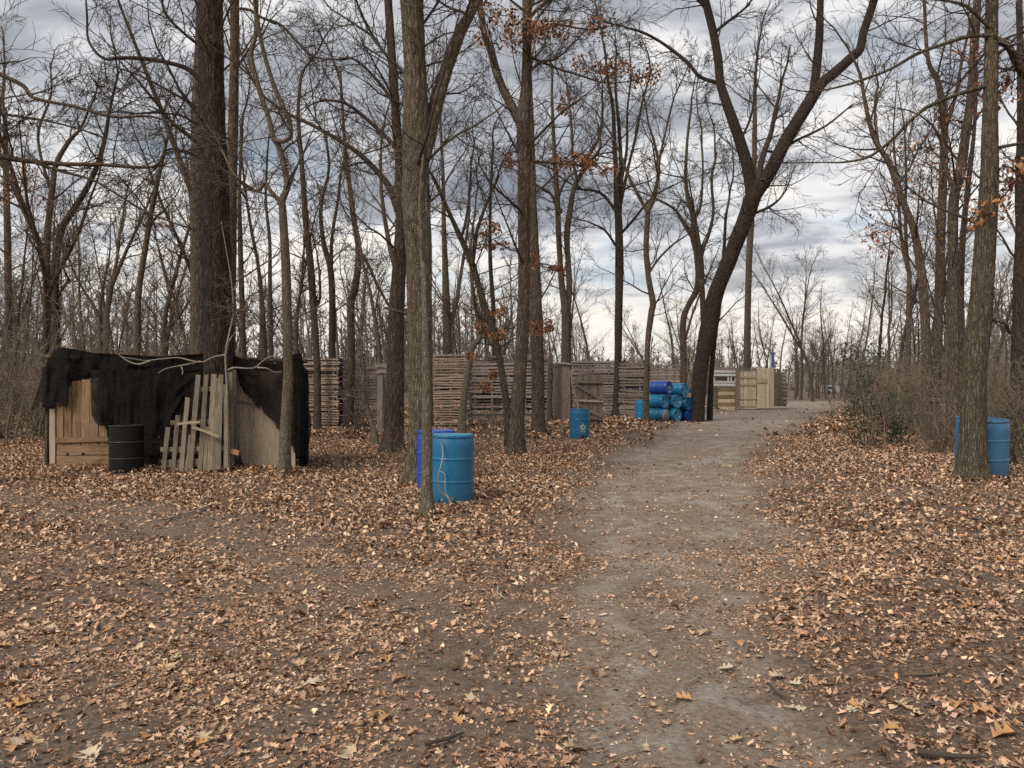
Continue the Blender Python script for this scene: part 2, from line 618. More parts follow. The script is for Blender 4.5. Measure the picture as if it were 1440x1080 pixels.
def leaf_shape(kind, rng):
    """outline half widths along a midrib of length 1; returns V (n,3), tri faces"""
    if kind == 0:        # lobed oak leaf
        prof = [(0, .012), (.18, .02), (.31, .24), (.37, .09), (.53, .36), (.61, .11), (.80, .27), (.85, .10), (1.0, .0)]
    elif kind == 1:      # simple curled leaf
        prof = [(0, .02), (.22, .20), (.45, .30), (.65, .27), (.85, .16), (1.0, .0)]
    else:
        prof = [(0, .10), (.5, .30), (1.0, .04)]
    curl, fold, tw = rng.uniform(-.9, .9), rng.uniform(.1, .8), rng.uniform(-.6, .6)
    mid, lf, rt = [], [], []
    for (s, w) in prof:
        y = s - .5
        z0 = curl * (y * y - .1) + rng.uniform(-.03, .03)
        mid.append((0, y, z0))
        wl, wr = w * rng.uniform(.7, 1.2), w * rng.uniform(.7, 1.2)
        lf.append((-wl, y + w * .25, z0 + fold * wl + tw * y * wl + rng.uniform(-.03, .03)))
        rt.append((wr, y + w * .25, z0 + fold * wr - tw * y * wr + rng.uniform(-.03, .03)))
    n = len(prof)
    V = mid + lf + rt
    Fq = []
    for i in range(n - 1):
        Fq += [(i, i + 1, n + i + 1, n + i), (i + 1, i, 2 * n + i, 2 * n + i + 1)]
    return np.array(V), np.array(Fq)


def kite_shape(rng, n=4):
    """small curled leaf of four (or two) triangles, folded along the midrib"""
    f, c = rng.uniform(.05, .30), rng.uniform(-.15, .22)
    l, r, a, b = rng.uniform(.18, .38), rng.uniform(.18, .38), rng.uniform(-.15, .25), rng.uniform(-.15, .25)
    if n == 2:
        V = [(0, -.5, c), (0, .5, c * .6), (-l, a, f), (r, b, f)]
        return np.array(V), np.array([(0, 1, 2), (1, 0, 3)])
    V = [(0, -.5, c), (0, rng.uniform(-.1, .1), 0), (0, .5, c + rng.uniform(-.1, .1)), (-l, a, f), (r, b, f * rng.uniform(.3, 1.2))]
    return np.array(V), np.array([(0, 1, 3), (1, 2, 3), (1, 0, 4), (2, 1, 4)])


def jag_shape(rng):
    """broken leaf: a crumpled fan of seven triangles with an uneven outline"""
    n = 7
    V = [(0, 0, rng.uniform(-.05, .05))]
    for k in range(n):
        a = (k + rng.uniform(-.25, .25)) * 2 * math.pi / n
        r = (.5 if k % 2 else .30) * rng.uniform(.65, 1.1)
        V.append((math.sin(a) * r * .75, math.cos(a) * r, rng.uniform(-.06, .22) * r * 2))
    return np.array(V), np.array([(0, 1 + (k + 1) % n, 1 + k) for k in range(n)])


def tri_shape(rng):
    V = np.array([(rng.uniform(-.55, -.25), rng.uniform(-.45, -.1), rng.uniform(-.05, .12)), (rng.uniform(.2, .55), rng.uniform(-.45, .0), rng.uniform(-.05, .12)),
                  (rng.uniform(-.2, .3), rng.uniform(.25, .6), rng.uniform(-.05, .25))])
    return V, np.array([(0, 1, 2)])


def frag_shape(rng):
    V = np.array([(rng.uniform(-.5, -.2), rng.uniform(-.5, -.2), rng.uniform(-.1, .15)), (rng.uniform(.1, .5), rng.uniform(-.5, -.1), rng.uniform(-.1, .15)),
                  (rng.uniform(.1, .5), rng.uniform(.1, .5), rng.uniform(-.1, .3)), (rng.uniform(-.5, -.1), rng.uniform(.1, .5), rng.uniform(-.1, .3))])
    return V, np.array([(0, 1, 2, 3)])


def rot_mats(yaw, tx, ty):
    cy, sy, cx, sx, ct, st = np.cos(yaw), np.sin(yaw), np.cos(tx), np.sin(tx), np.cos(ty), np.sin(ty)
    o, z = np.ones_like(yaw), np.zeros_like(yaw)
    Rz = np.stack([np.stack([cy, -sy, z], -1), np.stack([sy, cy, z], -1), np.stack([z, z, o], -1)], -2)
    Rx = np.stack([np.stack([o, z, z], -1), np.stack([z, cx, -sx], -1), np.stack([z, sx, cx], -1)], -2)
    Ry = np.stack([np.stack([ct, z, st], -1), np.stack([z, o, z], -1), np.stack([-st, z, ct], -1)], -2)
    return Rz @ Rx @ Ry


def scatter(name, shapes, pos, size, tilt, col, mat, parent=None, lift=None):
    n = len(pos)
    which = NR.integers(0, len(shapes), n)
    VV, FF, CC, off = [], [], [], 0
    yaw = NR.uniform(0, 2 * math.pi, n)
    tx, ty = NR.normal(0, 1, n) * tilt, NR.normal(0, 1, n) * tilt
    R = rot_mats(yaw, tx, ty)
    for k, (sv, sf) in enumerate(shapes):
        idx = np.nonzero(which == k)[0]
        if not len(idx):
            continue
        an = np.stack([NR.uniform(.55, 1.15, len(idx)), NR.uniform(.75, 1.1, len(idx)), NR.uniform(.3, 1.9, len(idx))], -1)
        v = np.einsum("nij,nvj->nvi", R[idx], sv[None] * an[:, None, :]) * size[idx][:, None, None]
        if lift is not None:     # rest on the ground: lowest point near the surface
            v[:, :, 2] -= v[:, :, 2].min(axis=1, keepdims=True) * lift
        v += pos[idx][:, None, :]
        VV.append(v.reshape(-1, 3))
        f = (sf[None] + (np.arange(len(idx)) * len(sv))[:, None, None]).reshape(-1, sf.shape[1]) + off
        FF.append(f)
        CC.append(np.repeat(col[idx], len(sv), axis=0))
        off += len(idx) * len(sv)
    return mesh_np(name, np.concatenate(VV), FF, mat, True, np.concatenate(CC))


def pal(n, dark=0.0):
    c = PALETTE[NR.choice(len(PALETTE), n, p=PAL_W / PAL_W.sum())]
    return c * np.array([1.13, 1.0, .89]) * NR.uniform(.5, 1.45, (n, 1)) * (1 - dark)


def leaf_points(d0, d1, per_m2, power, slope=.74, extra=2.5, mn=0.0, lane_cut=.78):
    area = slope * (d1 * d1 - d0 * d0) + 2 * extra * (d1 - d0)
    n = int(area * per_m2)
    y = np.sqrt(NR.uniform(d0 * d0, d1 * d1, n))
    x = NR.uniform(-1, 1, n) * (y * slope + extra)
    c = 1 - bare(x, y)
    clump = .45 + 1.1 * vnoise(x * 1.7, y * 1.7, 31) * vnoise(x * .5, y * .5, 32) * 2
    lane = 1 - sstep(.35, .95, seg_field(x, y, PATH))
    keep = NR.uniform(0, 1, n) < np.clip(np.maximum(c ** power, mn) * clump * (1 - lane_cut * lane), 0, 1)
    return x[keep], y[keep]


def build_litter():
    rng = random.Random(5)
    oak = [leaf_shape(0, rng) for _ in range(14)]
    quadl = [kite_shape(rng, 2) for _ in range(10)]
    kite = [kite_shape(rng) for _ in range(16)]
    frag = [tri_shape(rng) for _ in range(14)]
    root = None

    def put(name, shapes, x, y, smin, smax, tilt, lift=.75, dark=0, up=.02):
        nonlocal root
        z = height(x, y) + NR.uniform(.0, up, len(x)) - .004
        size = smin + (smax - smin) * NR.uniform(0, 1, len(x)) ** 1.6
        me = scatter(name, shapes, np.stack([x, y, z], -1), size, tilt, pal(len(x), dark), LEAF, lift=lift)
        o = link(name, me, root)
        if root is None:
            root = o
            tag(o, "brown and tan fallen leaves covering the forest floor", "leaf litter", kind="stuff")
        else:
            o["kind"] = "stuff"
    x, y = leaf_points(2.0, 4.9, 1700, 1.0, mn=.10)
    jag = [jag_shape(rng) for _ in range(18)]
    put("leaf_litter", oak[:6] + jag, x, y, .022, .078, .32)
    x, y = leaf_points(4.9, 8, 1500, 1.0, mn=.09)
    put("leaf_litter_middle", jag + kite[:4], x, y, .03, .09, .34)
    x, y = leaf_points(8, 22, 500, 1.1, mn=.03)
    put("leaf_litter_beyond", kite, x, y, .045, .10, .38)
    x, y = leaf_points(22, 60, 34, .8, extra=6, mn=.05)
    put("leaf_litter_distant", quadl, x, y, .13, .26, .4)
    x, y = leaf_points(2.0, 7.5, 8200, .3, mn=.66, lane_cut=.74)
    put("leaf_crumbs", frag, x, y, .012, .042, .22, .8, .0, .006)
    x, y = leaf_points(7.5, 16, 1100, .3, mn=.5, lane_cut=.72)
    put("leaf_crumbs_beyond", frag, x, y, .022, .058, .25, .8, .0, .006)


build_litter()


def build_twigs():
    rng = random.Random(71)
    T = Tubes()
    for _ in range(1500):
        d = 2.3 + 14 * rng.random() ** 1.5
        x = rng.uniform(-1, 1) * (d * .74 + 1.5)
        a, L, r = rng.uniform(0, 6.28), rng.uniform(.05, .32), rng.uniform(.0012, .0035)
        p = []
        for k in range(4):
            q_ = (x + math.cos(a) * L * k / 3, d + math.sin(a) * L * k / 3)
            a += rng.gauss(0, .22)
            p.append((q_[0], q_[1], hz(*q_) + .014 + .015 * rng.random()))
        T.add(p, [r, r, r * .8, r * .5], 4)
    o = link("twig_litter", T.mesh("twig_litter", TWIG_BR))
    tag(o, "tiny broken twigs strewn over the dirt and leaves", "twigs", kind="stuff")


build_twigs()


def build_big_leaves():
    """the large single leaves that can be picked out on the floor, one object each"""
    rng = random.Random(23)
    cols = [(.54, .38, .22), (.52, .39, .25), (.48, .27, .12), (.44, .31, .20), (.55, .44, .30), (.38, .23, .14)]
    meshes = []
    for k in range(12):
        v, f = leaf_shape(0, rng)
        meshes.append(mesh_np("fallen_leaf", v, [f], LEAF, True, np.tile(np.array(cols[k % 6]), (len(v), 1))))
    spots = [(435, 968, .17), (418, 941, .13), (805, 1047, .15), (660, 990, .12), (640, 945, .14), (545, 935, .11), (1095, 945, .14),
             (1185, 1018, .13), (235, 945, .15), (245, 905, .10), (70, 885, .13), (168, 930, .10), (490, 1060, .14), (130, 1070, .14),
             (1365, 865, .16), (1410, 1045, .17), (1390, 1015, .15), (1040, 895, .10), (1120, 990, .12), (640, 865, .09), (735, 862, .08),
             (790, 912, .08), (650, 762, .1), (890, 870, .09), (560, 842, .07), (935, 1008, .06), (1080, 1062, .09), (360, 1000, .10),
             (285, 1040, .12), (30, 990, .14), (15, 1050, .13), (540, 1015, .12), (620, 1005, .13)]
    while len(spots) < 230:
        py = 640 + 440 * rng.random() ** .7
        spots.append((rng.uniform(-60, 1500), py, rng.uniform(.07, .12)))
    for i, (px, py, s) in enumerate(spots):
        d = EYE * F / (py - HY)
        x, y = (px - CX) * d / F, d
        if i > 32 and rng.random() < .5 * float(bare(x, y)):
            continue
        o = link("fallen_leaf", meshes[rng.randrange(12)], ground)
        o.location = (x, y, hz(x, y) + .006 + .06 * s)
        o.rotation_euler = (rng.gauss(0, .16), rng.gauss(0, .16), rng.uniform(0, 6.28))
        o.scale = (s, s, s)


build_big_leaves()


# ------------------------------------------------------------------ trees
def nrm(v):
    l = math.sqrt(v[0] ** 2 + v[1] ** 2 + v[2] ** 2) or 1.0
    return (v[0] / l, v[1] / l, v[2] / l)


def off_dir(d, ang, rng):
    """direction at angle ang from d, random azimuth"""
    a = (1, 0, 0) if abs(d[0]) < .7 else (0, 1, 0)
    u = nrm((d[1] * a[2] - d[2] * a[1], d[2] * a[0] - d[0] * a[2], d[0] * a[1] - d[1] * a[0]))
    w = (d[1] * u[2] - d[2] * u[1], d[2] * u[0] - d[0] * u[2], d[0] * u[1] - d[1] * u[0])
    t = rng.uniform(0, 6.2832)
    c, s, ca, sa = math.cos(t), math.sin(t), math.cos(ang), math.sin(ang)
    return nrm(tuple(d[i] * ca + (u[i] * c + w[i] * s) * sa for i in range(3)))


SEGS = {0: 8, 1: 6, 2: 4, 3: 2}
SIDES = {0: 7, 1: 5, 2: 3, 3: 3}


def grow(T, p, d, L, r, lvl, rng, q):
    n = SEGS[lvl]
    step = L / n
    pts, rad = [p], [r]
    wob = q["wob"] * (1 + .25 * lvl)
    for i in range(n):
        d = nrm((d[0] + rng.gauss(0, wob), d[1] + rng.gauss(0, wob), d[2] + rng.gauss(0, wob) + q["up"][lvl]))
        p = (p[0] + d[0] * step, p[1] + d[1] * step, p[2] + d[2] * step)
        pts.append(p)
        rad.append(max(q["rmin"] * (1 if i < n - 1 else .6), r * (1 - .8 * (i + 1) / n)))
    T.add(pts, rad, SIDES[lvl])
    if lvl >= q["max"]:
        return
    nc = q["nc"][lvl]
    for k in range(nc):
        t = q["t0"] + (1 - q["t0"]) * (k + rng.random()) / nc
        f = t * n
        i = min(int(f), n - 1)
        g = f - i
        a, b = pts[i], pts[i + 1]
        pp = tuple(a[j] + (b[j] - a[j]) * g for j in range(3))
        dd = nrm(tuple(b[j] - a[j] for j in range(3)))
        cl = L * rng.uniform(.32, .62) * (1.15 - .55 * t)
        cr = max(q["rmin"], (rad[i] + (rad[i + 1] - rad[i]) * g) * .55)
        grow(T, pp, off_dir(dd, math.radians(rng.uniform(24, 62)), rng), cl, cr, lvl + 1, rng, q)


def spline(pts, n_sub):
    """Catmull-Rom through (x,y,z,r)"""
    A = np.array(pts, float)
    A = np.vstack([2 * A[0] - A[1], A, 2 * A[-1] - A[-2]])
    out = []
    for i in range(1, len(A) - 2):
        for k in range(n_sub):
            t = k / n_sub
            a, b, c, d = A[i - 1], A[i], A[i + 1], A[i + 2]
            out.append(.5 * ((2 * b) + (c - a) * t + (2 * a - 5 * b + 4 * c - d) * t * t + (3 * b - a - 3 * c + d) * t ** 3))
    out.append(A[-2])
    return np.array(out)


def stem_mesh_arrays(S, sides, rough, flare, seed):
    """knobbly tapering trunk along sampled spline S (n,4)"""
    n = len(S)
    Pn, R = S[:, :3], S[:, 3]
    T = np.gradient(Pn, axis=0)
    T /= np.linalg.norm(T, axis=1, keepdims=True)
    U = np.cross(T, np.array([0, 1.0, 0.05]))
    U /= np.linalg.norm(U, axis=1, keepdims=True)
    Vv = np.cross(T, U)
    a = 1.5 * math.pi + np.arange(sides) * 2 * math.pi / sides
    arc = np.concatenate([[0], np.cumsum(np.linalg.norm(np.diff(Pn, axis=0), axis=1))])
    th, zz = np.meshgrid(a, arc)
    nz = vnoise(np.cos(th) * 2.5 + 7 + seed, np.sin(th) * 2.5 + zz * 1.3, seed) - .5
    nz2 = vnoise(np.cos(th) * 6 + 17 + seed, np.sin(th) * 6 + zz * 3.5, seed + 5) - .5
    rr = R[:, None] * (1 + rough * (nz * 1.5 + nz2))
    if sides >= 30:      # furrowed bark plates
        u = (th - 1.5 * math.pi) / (2 * math.pi)
        rr_m = float(np.median(R))
        nk = max(9.0, 2 * math.pi * rr_m / .055)
        wv = .9 * (vnoise(zz * 2.1, u * 6, seed + 11) - .5)
        f1 = 1 - np.abs(vnoise(u * nk + wv, zz * 2.6 + 3 * vnoise(u * nk * .5, zz, seed + 12), seed + 13) - .5) * 2
        f2 = vnoise(u * nk * 2.3, zz * 9, seed + 14) - .5
        rr = rr - (f1 ** 2 - .4) * min(.018, .07 * rr_m) + f2 * min(.007, .03 * rr_m)
    if flare:
        rr = rr * (1 + np.exp(-zz / .20) * (.42 + .30 * np.cos(5 * th + seed) + .18 * np.cos(3 * th + 2 * seed)) + np.exp(-zz / .6) * .08 * np.cos(4 * th + seed))
    V = Pn[:, None, :] + (U[:, None, :] * np.cos(a)[None, :, None] + Vv[:, None, :] * np.sin(a)[None, :, None]) * rr[:, :, None]
    i = np.arange(n - 1)[:, None]
    j = np.arange(sides)[None]
    q = np.stack([i * sides + j, i * sides + (j + 1) % sides, (i + 1) * sides + (j + 1) % sides, (i + 1) * sides + j], -1).reshape(-1, 4)
    V = np.vstack([V.reshape(-1, 3), Pn[-1] + T[-1] * R[-1] * .3])
    top = (n - 1) * sides + np.arange(sides)
    cap = np.stack([top, np.roll(top, -1), np.full(sides, n * sides)], -1)
    return V, q, cap


def leaf_cloud(T, stems_pts, clusters, d, base, rng):
    """dry leaves still hanging on twigs; clusters in photo pixels at depth d"""
    pos, twigs = [], []
    allp = np.array([p[:3] for s in stems_pts for p in s])
    for (px, py, rx, ry, n) in clusters:
        dd = d + rng.uniform(-.8, .8)
        c = P(px, py, dd) - base
        k = np.argmin(((allp - np.array(c)) ** 2).sum(1) + np.maximum(0, allp[:, 2] - c.z) * 1.5)
        a = allp[k]
        m = (a + np.array(c)) * .5 + np.array([0, 0, rng.uniform(-.05, .25)])
        ex, ez = rx * dd / F, ry * dd / F
        T.add([tuple(a), tuple(m), tuple(c), (c[0] + ex * rng.uniform(-.9, .9), c[1], c[2] + ez * .5)], [.014, .011, .008, .004], 4)
        for k in range(7):
            q = (c[0] + ex * rng.uniform(-1, 1), c[1] + rng.uniform(-.4, .4), c[2] + ez * rng.uniform(-1, 1))
            T.add([tuple(c), tuple((c[j] + q[j]) / 2 + rng.uniform(-.05, .05) for j in range(3)), q], [.007, .005, .003], 3)
        for _ in range(int(n * 1.4)):
            while True:
                u, v, w = rng.uniform(-1, 1), rng.uniform(-1, 1), rng.uniform(-1, 1)
                if u * u + v * v < 1:
                    break
            pos.append((c[0] + ex * u, c[1] + .45 * w, c[2] + ez * v))
    return np.array(pos)


HANG_COL = np.array([(.34, .145, .06), (.27, .105, .055), (.38, .20, .095), (.22, .11, .068), (.31, .175, .11)])


def traced_tree(label, d, stems, bark, twig, seed, nb=10, blen=2.2, hmin=2.2, top=5.0, clusters=(), sides=12, rough=.06, flare=True,
                name="bare_tree", group=None, q=None, cat="tree", limb_nb=5, topn=True):
    """stems: [(px,py,width_px)...]; the first is the trunk, from its foot on the ground"""
    rng = random.Random(seed)
    b = stems[0][0]
    bx = (b[0] - CX) * d / F
    base = Vector((bx, d, hz(bx, d)))
    root = empty(name, base, label, cat, group)
    q = dict(q or {})
    Q = dict(wob=.13, up={0: .04, 1: .05, 2: .03, 3: .02}, rmin=max(.0045, d * .00021), max=3, nc=[7, 6, 6, 0], t0=.18)
    Q.update(q)
    T = Tubes()
    spts, VV, FF, off = [], [], [], 0
    for k, st in enumerate(stems):
        dy = 0.0
        yo = rng.uniform(-.22, .22)
        pts = []
        x0 = st[0]
        for i, (px, py, w) in enumerate(st):
            if k:
                dy += yo * abs(P(px, py, d).z - P(*st[max(i - 1, 0)][:2], d).z) + yo * .3 * abs(px - st[max(i - 1, 0)][0]) * d / F
            wp = P(px, py, d)
            if k == 0 and i == 0:
                wp.z = base.z - .12
            pts.append((wp.x - base.x, dy, wp.z - base.z, .5 * w * d / F))
        S = spline(pts, (26 if sides >= 30 else 6) if k == 0 else (12 if sides >= 30 and st[0][2] >= 9 else 4))
        S[:, 3] = np.maximum(S[:, 3], .004)
        # small natural wobble
        wgt = np.linspace(0, 1, len(S))
        S[:, 1] += .10 * np.sin(np.linspace(0, 7, len(S)) + seed) * wgt
        spts.append(S)
        big = k == 0 or st[0][2] >= 9
        v, f4, f3 = stem_mesh_arrays(S, sides if big else 7, rough if big else .05, flare and k == 0, seed + k)
        VV.append(v)
        FF += [f4 + off, f3 + off]
        off += len(v)
    me = mesh_np("trunk", np.concatenate(VV), FF, bark, True)
    link("trunk", me, root)
    # grown side branches
    for k, S in enumerate(spts):
        cand = [i for i in range(1, len(S) - 1) if S[i, 2] > hmin]
        cnt = nb if k == 0 else limb_nb
        if not cand:
            continue
        for j in range(cnt):
            i = cand[int((j + rng.random()) / cnt * len(cand)) % len(cand)]
            tdir = nrm(tuple(S[i + 1, :3] - S[i, :3]))
            L = blen * rng.uniform(.55, 1.25) * (1 if k == 0 else .75)
            r = min(S[i, 3] * .45, .012 * L + .006)
            grow(T, tuple(S[i, :3]), off_dir(tdir, math.radians(rng.uniform(32, 72)), rng), L, max(r, Q["rmin"]), 1, rng, Q)
        if topn and top:
            tdir = nrm(tuple(S[-1, :3] - S[-2, :3]))
            L = top * rng.uniform(.8, 1.2) * (1 if k == 0 or stems[k][0][2] >= 9 else .3)
            L = max(L, min(6.0, 60 * S[-1, 3]))
            grow(T, tuple(S[-2, :3]), tdir, L, S[-2, 3] * .97, 0 if L > 2 else 1, rng, Q)
    if clusters:
        pos = leaf_cloud(T, spts, clusters, d, base, rng)
    link("crown", T.mesh("crown", twig), root)
    if clusters:
        sh = [kite_shape(rng) for _ in range(8)]
        n = len(pos)
        col = HANG_COL[NR.integers(0, len(HANG_COL), n)] * NR.uniform(.7, 1.2, (n, 1))
        me = scatter("dry_leaves", sh, pos, NR.uniform(.08, .15, n), 1.2, col, LEAF)
        o = link("dry_leaves", me, root)
        o["kind"] = "stuff"
    return root


def sc_(st, n=1):
    return st


TT = traced_tree
# the big oak inside the shack front and its two neighbours
TT("thick furrowed dark trunk rising through the front of the tarp shack", 14.15,
   [[(310, 664, 52), (309, 600, 46), (308, 530, 42), (308, 480, 40), (307, 400, 38), (305, 300, 36), (302, 200, 33), (297, 100, 33), (294, 0, 33), (293, -60, 32)],
    [(285, 118, 8), (276, 108, 7), (262, 95, 7), (240, 87, 6), (205, 80, 6), (165, 78, 5), (147, 80, 4), (130, 70, 4), (112, 45, 3), (105, 8, 3), (98, -30, 2)],
    [(290, 178, 5), (272, 172, 4), (255, 163, 3), (215, 157, 3), (175, 155, 2)],
    [(290, 70, 5), (262, 50, 4), (238, 25, 4), (225, -10, 3)],
    [(288, 222, 4), (262, 215, 3), (235, 212, 3), (215, 236, 2)]],
   BARK_D, TWIG_D, 1, nb=9, blen=2.4, hmin=4.6, top=6, sides=64, rough=.07, limb_nb=8)
TT("straight grey-brown trunk just behind the furrowed shack tree", 20,
   [[(282, 626, 30), (282, 500, 27), (282, 300, 26), (283, 150, 25), (287, 0, 22), (289, -60, 20)]], BARK, TWIG_D, 2, nb=10, blen=2.6, hmin=4, sides=16)
TT("slimmer straight trunk crowding the furrowed shack tree", 19,
   [[(321, 631, 22), (322, 480, 19), (325, 330, 16), (327, 200, 14), (328, 100, 13), (329, 0, 12), (330, -50, 11)],
    [(331, 12, 4), (350, 14, 4), (370, 26, 4), (395, 35, 4), (420, 60, 4), (440, 78, 3), (482, 85, 2)],
    [(331, 82, 3), (345, 96, 3), (362, 118, 2)], [(325, 245, 3), (338, 268, 3), (350, 290, 2)]], BARK, TWIG_D, 3, nb=9, blen=2.2, hmin=4, sides=14, limb_nb=6)
TT("thin crooked forked tree standing before the plywood end of the shack", 13.5,
   [[(399, 668, 18), (402, 600, 15), (405, 540, 14), (405, 500, 13), (403, 400, 13), (398, 300, 11), (396, 284, 11), (403, 262, 9), (399, 235, 8), (391, 205, 8),
     (382, 190, 8), (377, 165, 7), (365, 130, 7), (356, 95, 7), (354, 75, 6), (361, 50, 6), (363, 0, 6), (364, -40, 5)],
    [(386, 197, 5), (398, 200, 6), (410, 193, 6), (409, 172, 7), (399, 150, 7), (386, 115, 6), (376, 75, 6), (371, 30, 6), (372, 0, 5), (374, -40, 5)],
    [(396, 286, 7), (382, 270, 6), (373, 257, 5), (362, 268, 5), (346, 262, 4), (335, 252, 4)],
    [(405, 500, 3), (388, 470, 2), (372, 452, 2)]],
   BARK_P, TWIG, 4, nb=9, blen=1.5, hmin=2.6, top=3, sides=32, limb_nb=5)
# central group
TT("stout grey forked trunk with a short dead stub beside the deep blue barrel", 12.3,
   [[(590, 681, 44), (592, 640, 37), (592, 560, 34), (590, 460, 35), (589, 360, 36), (585, 300, 38), (584, 220, 38), (585, 160, 37), (584, 100, 30), (582, 50, 30), (580, 0, 32), (579, -60, 31)],
    [(596, 225, 18), (604, 180, 22), (613, 140, 20), (627, 87, 18), (643, 43, 17), (658, 15, 15), (672, -15, 14)],
    [(590, 444, 6), (575, 442, 5), (562, 439, 5), (541, 433, 4)],
    [(600, 228, 4), (625, 200, 4), (645, 183, 4), (672, 170, 3), (700, 150, 2)],
    [(655, 20, 4), (640, 12, 4), (620, 3, 3), (600, -4, 3)]],
   BARK_G, TWIG_D, 5, nb=10, blen=2.0, hmin=3.6, top=6, sides=52, rough=.06, limb_nb=7)
TT("trunk with flared foot and long arching limb behind the stout grey trunk", 18,
   [[(553, 634, 36), (554, 600, 28), (556, 500, 24), (557, 440, 22), (562, 360, 19), (565, 300, 17), (562, 220, 14), (558, 180, 13), (555, 130, 12), (551, 70, 12), (546, 0, 11), (543, -50, 10)],
    [(560, 296, 11), (547, 264, 9), (530, 240, 8), (500, 210, 7), (470, 190, 6), (435, 170, 5), (405, 155, 5), (388, 145, 4)],
    [(560, 215, 7), (548, 198, 6), (530, 180, 6), (500, 155, 5), (480, 145, 4), (450, 140, 3)],
    [(556, 150, 5), (540, 125, 5), (515, 98, 4), (498, 88, 3), (480, 86, 3)],
    [(552, 90, 5), (530, 60, 4), (512, 30, 3), (500, -10, 3)]],
   BARK, TWIG_D, 6, nb=10, blen=2.4, hmin=4, top=5, sides=40, limb_nb=7)
TT("slim young trunk standing right in front of the bright blue barrel", 9.24,
   [[(603, 728, 22), (600, 700, 17), (600, 650, 15), (600, 600, 14), (600, 540, 12), (599, 470, 10), (597, 400, 8), (592, 330, 6), (590, 270, 4), (594, 215, 3)]],
   BARK_P, TWIG, 7, nb=5, blen=.7, hmin=3.0, top=0, sides=32)
FC = [(740, 38, 34, 20, 150), (700, 22, 26, 15, 90), (775, 45, 30, 12, 110), (842, 36, 25, 15, 70), (862, 95, 30, 13, 140), (905, 108, 22, 9, 90), (820, 90, 20, 6, 40),
      (800, 227, 34, 7, 120), (828, 230, 13, 9, 70), (715, 226, 8, 6, 30), (852, 240, 20, 4, 30), (680, 52, 14, 7, 40), (720, 60, 20, 8, 50), (798, 148, 14, 12, 40)]
TT("straight oak with rusty leaves on its upper twigs, left of the standing barrel", 17.3,
   [[(725, 641, 27), (727, 600, 21), (729, 560, 20), (733, 500, 18), (736, 440, 18), (737, 380, 17), (737, 300, 18), (737, 230, 18), (736, 165, 19), (740, 120, 14), (741, 60, 13), (741, 0, 13), (741, -50, 12)],
    [(734, 178, 13), (718, 143, 13), (708, 122, 12), (697, 93, 11), (689, 60, 10), (679, 27, 9), (672, -20, 9)],
    [(743, 30, 6), (750, 20, 5), (762, 10, 5), (778, -6, 4)],
    [(742, 78, 5), (760, 86, 4), (790, 98, 3), (820, 106, 3), (850, 112, 2), (890, 110, 2)],
    [(745, 100, 5), (760, 90, 4), (785, 82, 3)],
    [(742, 224, 4), (770, 230, 3), (800, 232, 3), (830, 230, 2)],
    [(742, 44, 4), (770, 34, 4), (800, 34, 3), (842, 36, 2)]],
   BARK, TWIG_D, 8, nb=9, blen=2.2, hmin=4, top=5, sides=40, clusters=FC, limb_nb=5)
TT("plain trunk close behind the oak with rusty leaves", 25,
   [[(757, 609, 20), (756, 500, 18), (753, 400, 16), (750, 330, 14), (748, 260, 12), (745, 150, 10), (741, 60, 9)]], BARK, TWIG_D, 9, nb=11, blen=2.5, hmin=4, sides=12)
YC = [(690, 322, 15, 12, 70), (692, 345, 25, 6, 60), (745, 368, 14, 12, 70), (783, 378, 14, 5, 50), (682, 460, 15, 12, 90), (702, 470, 15, 8, 50), (755, 462, 12, 12, 70),
      (772, 460, 8, 8, 30), (682, 545, 12, 9, 50), (693, 528, 9, 7, 40), (665, 500, 8, 6, 20), (700, 440, 12, 8, 30)]
TT("leaning slender tree with orange leaf tufts beside the grey slatted wall", 19,
   [[(716, 628, 13), (712, 570, 11), (705, 520, 10), (697, 480, 10), (687, 447, 9), (673, 402, 9), (665, 373, 9), (649, 337, 8), (632, 300, 6), (612, 255, 5), (603, 240, 4)],
    [(664, 372, 7), (668, 345, 6), (672, 320, 5), (685, 285, 4), (702, 250, 3)],
    [(648, 337, 4), (655, 310, 4), (660, 270, 3), (663, 220, 3)]],
   BARK, TWIG_D, 10, nb=8, blen=1.6, hmin=2.2, top=1.5, sides=10, clusters=YC)
TT("mossy kinked sapling in front of the tan slatted wall", 24,
   [[(648, 612, 14), (650, 585, 11), (655, 540, 10), (660, 510, 9), (665, 487, 9), (674, 475, 8), (673, 455, 6), (668, 430, 5), (664, 400, 5), (662, 350, 4), (668, 300, 3)],
    [(673, 470, 4), (680, 455, 3), (683, 442, 2)]], BARK_P, TWIG_D, 11, nb=6, blen=1.5, hmin=2.5, top=1.5, sides=9)
TT("little crooked sapling left of the flared trunk", 20,
   [[(530, 628, 10), (526, 605, 8), (519, 584, 7), (512, 551, 5), (513, 520, 4), (510, 500, 3), (508, 470, 2)], [(515, 575, 3), (500, 560, 2), (488, 556, 2)]],
   BARK_P, TWIG, 12, nb=4, blen=.7, hmin=1.0, top=.6, sides=8)
